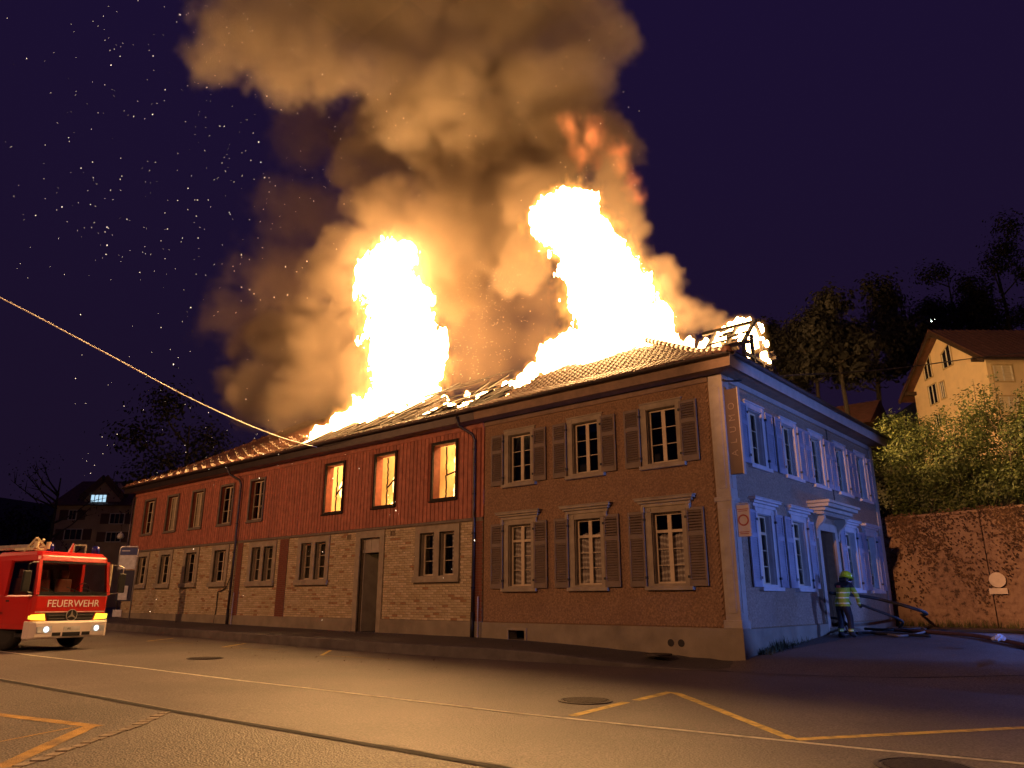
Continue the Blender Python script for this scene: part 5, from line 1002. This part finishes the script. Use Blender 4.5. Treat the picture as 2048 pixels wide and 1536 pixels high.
for _ in range(500):
    if rg.random() < .6: x = rg.uniform(-15, -11); y = -.2 - abs(rg.gauss(0, .5))
    else: x = rg.uniform(-24, -2); y = rg.uniform(-7, -.2)
    z = (road_z(x, y) if y < -3.45 else .19) + .012; s = rg.uniform(.012, .04); o = len(V); V += [(x + s * rg.uniform(-1, 1), y + s * rg.uniform(-1, 1), z + rg.uniform(0, s)) for _ in range(4)]; F += [(o, o + 1, o + 2), (o, o + 2, o + 3), (o, o + 1, o + 3)]
tag(MB().add(V, F).build('debris', mat('ash_debris', (.22, .18, .15), .9, .6, 9), recalc=False), 'scattered ash and tile fragments on the pavement and road', 'debris', kind='stuff')
FLAME_L = 74.0
SMOKE_D = .48; SMOKE_C = (.28, .22, .165)
# ---------------------------------------------------------------- fire and smoke
def field_tree(name, blobs, lo, hi, res, warps, sm, nz, out):
    """geometry nodes: a density field of soft blobs (centre, radii), warped and broken up by noise"""
    t = bpy.data.node_groups.new(name, 'GeometryNodeTree'); t.interface.new_socket('Geometry', in_out='OUTPUT', socket_type='NodeSocketGeometry')
    L = t.links.new; go = t.nodes.new('NodeGroupOutput')
    def M(op, a, b=None, c=None):
        n = t.nodes.new('ShaderNodeMath'); n.operation = op
        for i, q in enumerate((a, b, c)):
            if q is None: continue
            if isinstance(q, (int, float)): n.inputs[i].default_value = q
            else: L(q, n.inputs[i])
        return n.outputs[0]
    def VM(op, a, b=None, s=None):
        n = t.nodes.new('ShaderNodeVectorMath'); n.operation = op
        for i, q in enumerate((a, b)):
            if q is None: continue
            if isinstance(q, (tuple, Vector)): n.inputs[i].default_value = tuple(q)
            else: L(q, n.inputs[i])
        if s is not None: n.inputs['Scale'].default_value = s
        return n.outputs['Value'] if op in ('LENGTH', 'DISTANCE') else n.outputs[0]
    def noise(vec, scale, detail=4, rough=.55, dist=0):
        n = t.nodes.new('ShaderNodeTexNoise'); L(vec, n.inputs['Vector']); n.inputs['Scale'].default_value = scale; n.inputs['Detail'].default_value = detail
        n.inputs['Roughness'].default_value = rough; n.inputs['Distortion'].default_value = dist; return n
    pos = t.nodes.new('GeometryNodeInputPosition').outputs[0]; p = pos
    for scale, amp, st in warps:
        q = VM('MULTIPLY', pos, (1, 1, st)); c = noise(q, scale, 3).outputs['Color']
        p = VM('ADD', p, VM('SCALE', VM('SUBTRACT', c, (.5, .5, .5)), s=amp * 2))
    f = None
    for c, r in blobs:
        if not isinstance(r, (tuple, list)): r = (r, r, r)
        v = M('SUBTRACT', 1.0, VM('LENGTH', VM('DIVIDE', VM('SUBTRACT', p, tuple(c)), tuple(r))))
        if f is None: f = v
        else:
            f = M('SMOOTH_MAX', f, v, sm)
    for scale, amp, st, det in nz:
        q = VM('MULTIPLY', pos, (1, 1, st)); f = M('ADD', f, M('MULTIPLY', M('SUBTRACT', noise(q, scale, det, .6).outputs['Fac'], .5), amp * 2))
    def cube(den):
        n = t.nodes.new('GeometryNodeVolumeCube'); L(den, n.inputs['Density']); n.inputs['Min'].default_value = lo; n.inputs['Max'].default_value = hi
        for i, k in enumerate('XYZ'): n.inputs['Resolution ' + k].default_value = max(4, int((hi[i] - lo[i]) / res))
        return n.outputs[0]
    def setmat(g, m):
        n = t.nodes.new('GeometryNodeSetMaterial'); L(g, n.inputs['Geometry']); n.inputs['Material'].default_value = m; return n.outputs[0]
    out(t, L, M, f, cube, setmat, go)
    return t
def bounds(blobs, pad):
    g = lambda r, i: r[i] if isinstance(r, (tuple, list)) else r
    return (tuple(min(c[i] - g(r, i) for c, r in blobs) - pad for i in range(3)), tuple(max(c[i] + g(r, i) for c, r in blobs) + pad for i in range(3)))
def hull_mesh(name, blobs):
    mb = MB()
    for c, r in blobs:
        r = r if isinstance(r, (tuple, list)) else (r, r, r)
        rings = []
        for i in range(1, 6):
            a = PI * i / 6; rings.append([(c[0] + r[0] * math.sin(a) * math.cos(b * PI / 4), c[1] + r[1] * math.sin(a) * math.sin(b * PI / 4), c[2] + r[2] * math.cos(a)) for b in range(8)])
        mb.loft(rings)
    return mb.mesh(name, None)
def gn_object(name, blobs, tree, parent=None):
    o = obj(name, hull_mesh(name, blobs), parent); md = o.modifiers.new('volume', 'NODES'); md.node_group = tree; return o

def vol_smoke(name, color, dens, aniso=.0):
    m, n, b, out = mk(name); n.nodes.remove(b); v = N(n, 'ShaderNodeVolumePrincipled'); n.links.new(v.outputs[0], out.inputs['Volume'])
    v.inputs['Color'].default_value = (*color, 1); v.inputs['Density'].default_value = dens; v.inputs['Anisotropy'].default_value = aniso
    return m
def vol_fire(name, color, s):
    m, n, b, out = mk(name); n.nodes.remove(b); e = N(n, 'ShaderNodeEmission'); at = N(n, 'ShaderNodeAttribute'); at.attribute_name = 'density'
    mu = N(n, 'ShaderNodeMath', operation='MULTIPLY'); mu.inputs[1].default_value = s; n.links.new(at.outputs['Fac'], mu.inputs[0]); n.links.new(mu.outputs[0], e.inputs['Strength'])
    e.inputs['Color'].default_value = (*color, 1); n.links.new(e.outputs[0], out.inputs['Volume']); return m
M_core = emis('flame_core', (1.0, .52, .18), FLAME_L)
M_room = emis('room_flame', (1.0, .52, .16), 7.0)
M_fringe = vol_fire('flame_fringe', (1.0, .40, .07), 2.4)
M_ember_glow = vol_fire('flame_red', (1.0, .22, .05), 1.0)

def flame_blobs(name, label, blobs, group=None, res=.075, nzs=1.0, fr=1.0, fringe=True, m=None):
    lo, hi = bounds(blobs, .35 + .55 * nzs)
    warps = [(.45, 1.0 * nzs, .55), (1.4, .60 * nzs, .5), (3.6, .28 * nzs, .5)]
    nz = [(.8, .50, .45, 6), (2.2, .55, .45, 5), (5.5, .30, .45, 4)]; nz2 = [(.8, .50, .45, 6), (2.2, .62, .42, 5), (5.5, .46, .4, 4)]
    def core(t, L, M, f, cube, setmat, go):
        v = t.nodes.new('GeometryNodeVolumeToMesh'); v.resolution_mode = 'GRID'; L(cube(f), v.inputs['Volume']); v.inputs['Threshold'].default_value = .13
        L(v.outputs[0], go.inputs[0])
    t1 = field_tree(name, blobs, lo, hi, res, warps, .05, nz, core)
    tmp = gn_object(name, blobs, t1); dg = bpy.context.evaluated_depsgraph_get(); dg.update()
    me = bpy.data.meshes.new_from_object(tmp.evaluated_get(dg)); bpy.data.objects.remove(tmp)
    me.materials.clear(); me.materials.append(m or M_core); me.name = name; me.shade_smooth()
    o = obj(name, me); tag(o, label, 'flame', group)
    if fringe:
        def shell(t, L, M, f, cube, setmat, go):
            den = M('MULTIPLY', M('SUBTRACT', M('MINIMUM', f, .18), -.24), 2.4); den = M('MAXIMUM', den, 0.0); den = M('POWER', den, 1.7)
            L(setmat(cube(M('MULTIPLY', den, fr)), M_fringe), go.inputs[0])
        t2 = field_tree(name + '_fringe', blobs, lo, hi, res * 1.25, warps, .05, nz2, shell)
        g = gn_object('flame_fringe', blobs, t2, o); g['kind'] = 'stuff'
    return o
def flame(name, label, pts, group=None, res=.075, nzs=1.0, fringe=True, fr=1.0):
    """pts: (px, py, radius px, depth m[, height stretch])"""
    blobs = []
    for q in pts:
        px, py, rp, d = q[:4]; r = rp * d / FPX * 1.06; st = q[4] if len(q) > 4 else 1.0
        blobs.append((pix(px, py, d), (r, r, r * st)))
    return flame_blobs(name, label, blobs, group, res, nzs, fr, fringe)

ROOFFIRE = 'flames breaking through the burning roof'
A = 33.0
flame('flame_column', 'tall white-hot flame column rising above the red timber-clad wing', [
    (800, 835, 62, A), (740, 850, 50, A), (805, 780, 66, A), (808, 715, 74, A, 1.1), (845, 690, 40, A), (800, 650, 62, A, 1.1), (795, 595, 56, A), (770, 560, 56, A),
    (735, 555, 32, A), (790, 520, 44, A), (770, 500, 24, A), (812, 492, 22, A), (845, 585, 22, A), (700, 858, 38, A), (860, 700, 30, A)], ROOFFIRE)
B = 26.5
flame('flame_column', 'broad leaning flame column with twin tips above the shingled house', [
    (1250, 700, 58, B), (1170, 705, 55, B), (1320, 690, 45, B), (1380, 692, 22, B), (1110, 725, 30, B), (1230, 650, 88, B), (1310, 645, 38, B), (1215, 590, 88, B), (1265, 590, 40, B), (1185, 540, 76, B),
    (1160, 490, 68, B), (1140, 445, 66, B), (1110, 430, 42, B), (1165, 425, 44, B), (1180, 415, 26, B), (1105, 415, 24, B)], ROOFFIRE)

def smoke(name, label, pts, res, dens, color, nz, warps, cutoff=.02, gain=3.0, pad=1.0):
    blobs = [(pix(px, py, d), rp * d / FPX) for px, py, rp, d in pts]
    lo, hi = bounds(blobs, 1.0)
    def out(t, L, M, f, cube, setmat, go):
        den = M('MINIMUM', M('MAXIMUM', M('MULTIPLY', M('SUBTRACT', f, cutoff), gain), 0.0), 1.0)
        L(setmat(cube(den), vol_smoke(name, color, dens)), go.inputs[0])
    t = field_tree(name, blobs, lo, hi, res, warps, .12, nz, out)
    o = gn_object(name, blobs, t); tag(o, label, 'smoke', kind='stuff'); return o
T = 33.0
NZ = [(.30, .34, 1, 7), (.85, .46, 1, 6), (2.2, .28, 1, 4)]; WP = [(.12, 1.8, 1), (.42, 1.3, 1), (1.2, .7, 1)]
smoke('smoke_plume', 'billowing brown smoke rising off the roof behind the flame columns', [
    (760, 270, 115, T), (715, 330, 75, T), (870, 250, 150, T), (960, 320, 160, T), (1060, 300, 140, T), (1150, 290, 112, 31), (1215, 320, 78, 30), (1258, 420, 64, 29), (1235, 370, 72, 29), (730, 410, 62, T), (1000, 220, 140, T), (1120, 230, 90, 31),
    (790, 430, 95, T), (900, 440, 130, T), (1000, 470, 120, T), (1030, 540, 84, 31), (700, 520, 78, 34), (650, 590, 74, 35), (900, 560, 90, 35), (1080, 420, 110, 30),
    (560, 700, 100, 38), (640, 720, 100, 37), (690, 640, 85, 36), (490, 690, 56, 38), (520, 800, 85, 38), (620, 800, 95, 37), (700, 770, 80, 36), (475, 760, 50, 38), (590, 850, 60, 37),
    (1285, 470, 44, 29), (1250, 530, 60, 29), (1320, 570, 48, 28), (1370, 610, 44, 27.5), (1420, 630, 40, 27), (1460, 655, 32, 26.5), (1320, 630, 50, 28.5)],
    .22, SMOKE_D, SMOKE_C, NZ, WP, cutoff=.02, gain=6.0)
H = 29.5
smoke('smoke_cap', 'upper lobes of the smoke plume, lightened in colour for firelight, spreading across the sky', [
    (520, 60, 150, H), (455, 110, 90, H), (610, 70, 140, H), (720, 10, 150, H), (560, 150, 80, H), (660, 140, 80, H), (850, 40, 180, H), (1000, 40, 180, H), (1140, 40, 140, H), (1215, 80, 86, H), (1150, 160, 90, H), (1060, 170, 100, H), (900, 160, 120, H), (780, 160, 100, H), (960, 235, 100, 30.5), (820, 235, 90, 30.5), (1080, 235, 80, 30.5), (700, -120, 260, H), (1000, -140, 280, H)],
    .24, .36, (.64, .55, .44), NZ, WP, cutoff=.0, gain=4.5)  # lighter colour than the plume stands in for firelight reaching this high
smoke('thin_smoke', 'thin sooty haze hanging between and beside the flame columns', [(960, 640, 110, 34), (930, 560, 100, 34), (1000, 720, 90, 33), (1085, 620, 70, 31), (1080, 700, 70, 30.5), (920, 740, 70, 34), (560, 560, 110, 36), (480, 640, 90, 37), (600, 420, 100, 35), (620, 260, 100, 34)],
    .28, .17, (.26, .19, .13), NZ, WP, cutoff=.0, gain=2.5)
def wisps(name, label, pts, s, color, res=.16):
    blobs = [(pix(px, py, d), rp * d / FPX) for px, py, rp, d in pts]; lo, hi = bounds(blobs, .8); m = vol_fire(name, color, s)
    def out(t, L, M, f, cube, setmat, go):
        den = M('MAXIMUM', M('MULTIPLY', M('SUBTRACT', f, .16), 2.4), 0.0); L(setmat(cube(M('POWER', den, 1.5)), m), go.inputs[0])
    t = field_tree(name, blobs, lo, hi, res, [(.5, .8, .5), (1.6, .45, .6)], .12, [(.9, .70, .6, 7), (2.6, .75, .5, 5)], out)
    o = gn_object(name, blobs, t); return tag(o, label, 'flame', kind='stuff')
wisps('flame_wisps', 'faint red flame wisps curling inside the upper smoke', [(1140, 255, 40, 28.5), (1190, 260, 46, 28.5), (1220, 300, 40, 28), (1170, 310, 42, 28), (1255, 370, 34, 27.5), (1280, 395, 22, 27.5), (1230, 340, 30, 27.8), (1250, 450, 20, 27.2), (865, 590, 18, 32), (820, 470, 18, 32), (1050, 510, 22, 26.8)], .55, (1.0, .25, .06))
# smaller fires: along the burnt roof edge, the dormer, the eave, and inside the upper rooms
def flame_w(name, label, blobs_w, group, res=.07, nzs=.6, fr=1.0):
    pts = []
    for c, r in blobs_w: pts.append((Vector(c), r))
    return flame_blobs(name, label, pts, group, res, nzs, fr)
flame('flame_patch', 'low flame licking over the gutter at the tiled end of the burnt stretch', [(640, 882, 22, 33.0, 1.2), (655, 868, 16, 33.0), (615, 890, 14, 33.2)], ROOFFIRE, res=.08, nzs=.6)
flame('flame_patch', 'broad low flames spreading left of the tall column along the wing eave', [(700, 862, 36, 32.5), (740, 860, 34, 32), (785, 856, 30, 31.5), (680, 872, 24, 32.6), (830, 846, 20, 31), (870, 838, 14, 30.5)], ROOFFIRE, res=.09, nzs=.7)
flame('flame_patch', 'ragged line of small flames along the broken tile edge', [(885, 832, 14, 27.8), (905, 826, 15, 27.5), (930, 818, 16, 27.2), (955, 806, 16, 27), (970, 800, 15, 26.9), (990, 792, 17, 26.8), (1012, 779, 17, 26.6), (1040, 764, 19, 26.5), (1065, 750, 20, 26.4), (1090, 736, 24, 26.4), (1120, 728, 24, 26.4)], ROOFFIRE, res=.055, nzs=.45)
flame('flame_patch', 'broken flames flickering between the charred rafters', [(760, 838, 16, 31.5), (800, 826, 14, 31), (840, 815, 16, 30.5), (870, 822, 16, 30), (900, 800, 10, 30), (850, 842, 12, 29), (820, 852, 14, 29.5), (930, 795, 9, 29), (780, 856, 16, 30.5)], ROOFFIRE, res=.06, nzs=.5)['kind'] = 'stuff'
flame('flame_patch', 'flames blazing through the burnt dormer on the side slope', [(1450, 672, 20, 22.8), (1480, 662, 22, 22.6, 1.1), (1500, 680, 22, 22.4), (1440, 690, 14, 22.8), (1512, 655, 12, 22.4), (1415, 688, 12, 23.2)], ROOFFIRE, res=.06, nzs=.5)
flame('flame_patch', 'thin burning curtain on the dormer front', [(1500, 710, 9, 22.2, 1.6), (1512, 690, 9, 22.2, 1.5), (1528, 715, 8, 22.2, 1.8), (1530, 690, 7, 22.3, 1.4), (1537, 725, 5, 22.2, 1.3)], ROOFFIRE, res=.05, nzs=.35, fr=.7)
WF = 'fires burning inside the upper rooms of the wing'
for u, lab in zip(BURN, ('fire inside the burning window next to the unburnt ones', 'fire inside the middle burning window above the door', 'fire inside the burning window next to the shingled house')):
    flame_blobs('room_fire', lab, [(Vector((u - .45, 1.2, 4.3)), (.35, .4, .8)), (Vector((u - .25, 1.0, 5.2)), (.28, .3, .7)), (Vector((u - .5, 1.4, 6.0)), (.35, .4, .6)), (Vector((u + .3, 1.6, 3.95)), (.4, .4, .35)), (Vector((u - .9, 1.8, 5.0)), (.3, .3, 1.0))], WF, .06, .4, .35, m=M_room)
for i, (px, py, d, r_) in enumerate([(582, 905, 30.5, 8), (600, 903, 30.4, 6), (692, 905, 28.5, 6), (715, 896, 28.2, 5), (832, 876, 26.5, 4), (990, 845, 23.9, 3), (1030, 840, 23.4, 3)]):
    flame('eave_flame', ['small flame on the gutter by the tiled end', 'tiny flame under the eave by the cable end', 'small flame under the soffit right of the cable', 'tiny flame clinging to the frieze board', 'burning scrap hanging under the gutter above the middle window', 'spot of fire on the eave over the corner of the shingled house', 'faint spot of fire under the shingled house eave'][i], [(px, py, r_, d), (px + r_, py - r_ * .6, r_ * .6, d)], 'small flames along the eaves', res=.035, nzs=.15, fringe=False)
# sparks
rg = random.Random(31); mb = MB()
def spark(px, py, d, s):
    s *= 1.1 * rg.choice((.7, .8, 1, 1, 1.5))
    p = pix(px, py, d); a = Vector((rg.uniform(-1, 1), rg.uniform(-.4, .4), rg.uniform(-1, 1))).normalized() * s * rg.uniform(.8, 1.5); b = a.orthogonal().normalized() * s * .5; c = a.cross(b).normalized() * s * .5
    mb.add([tuple(p + q) for q in (a, -a, b, -b, c, -c)], [(0, 2, 4), (2, 1, 4), (1, 3, 4), (3, 0, 4), (2, 0, 5), (1, 2, 5), (3, 1, 5), (0, 3, 5)])
for _ in range(340): spark(abs(rg.gauss(330, 170)), rg.uniform(-30, 560), rg.uniform(24, 31), rg.uniform(.007, .016))
for _ in range(260): spark(rg.uniform(380, 1280), rg.uniform(-30, 420), rg.uniform(25, 29), rg.uniform(.006, .012))
for _ in range(420): spark(rg.gauss(960, 55), rg.uniform(520, 760), rg.uniform(27, 31), rg.uniform(.004, .008))
for _ in range(110): spark(rg.uniform(150, 620), rg.uniform(480, 960), rg.uniform(22, 30), rg.uniform(.006, .014))
for _ in range(26): spark(rg.uniform(250, 960), rg.uniform(900, 1240), rg.uniform(20, 24), rg.uniform(.008, .014))
tag(mb.build('sparks', emis('spark_glow', (1, .74, .48), 5), recalc=False), 'glowing sparks and embers drifting over the street and up the smoke', 'sparks', kind='stuff')
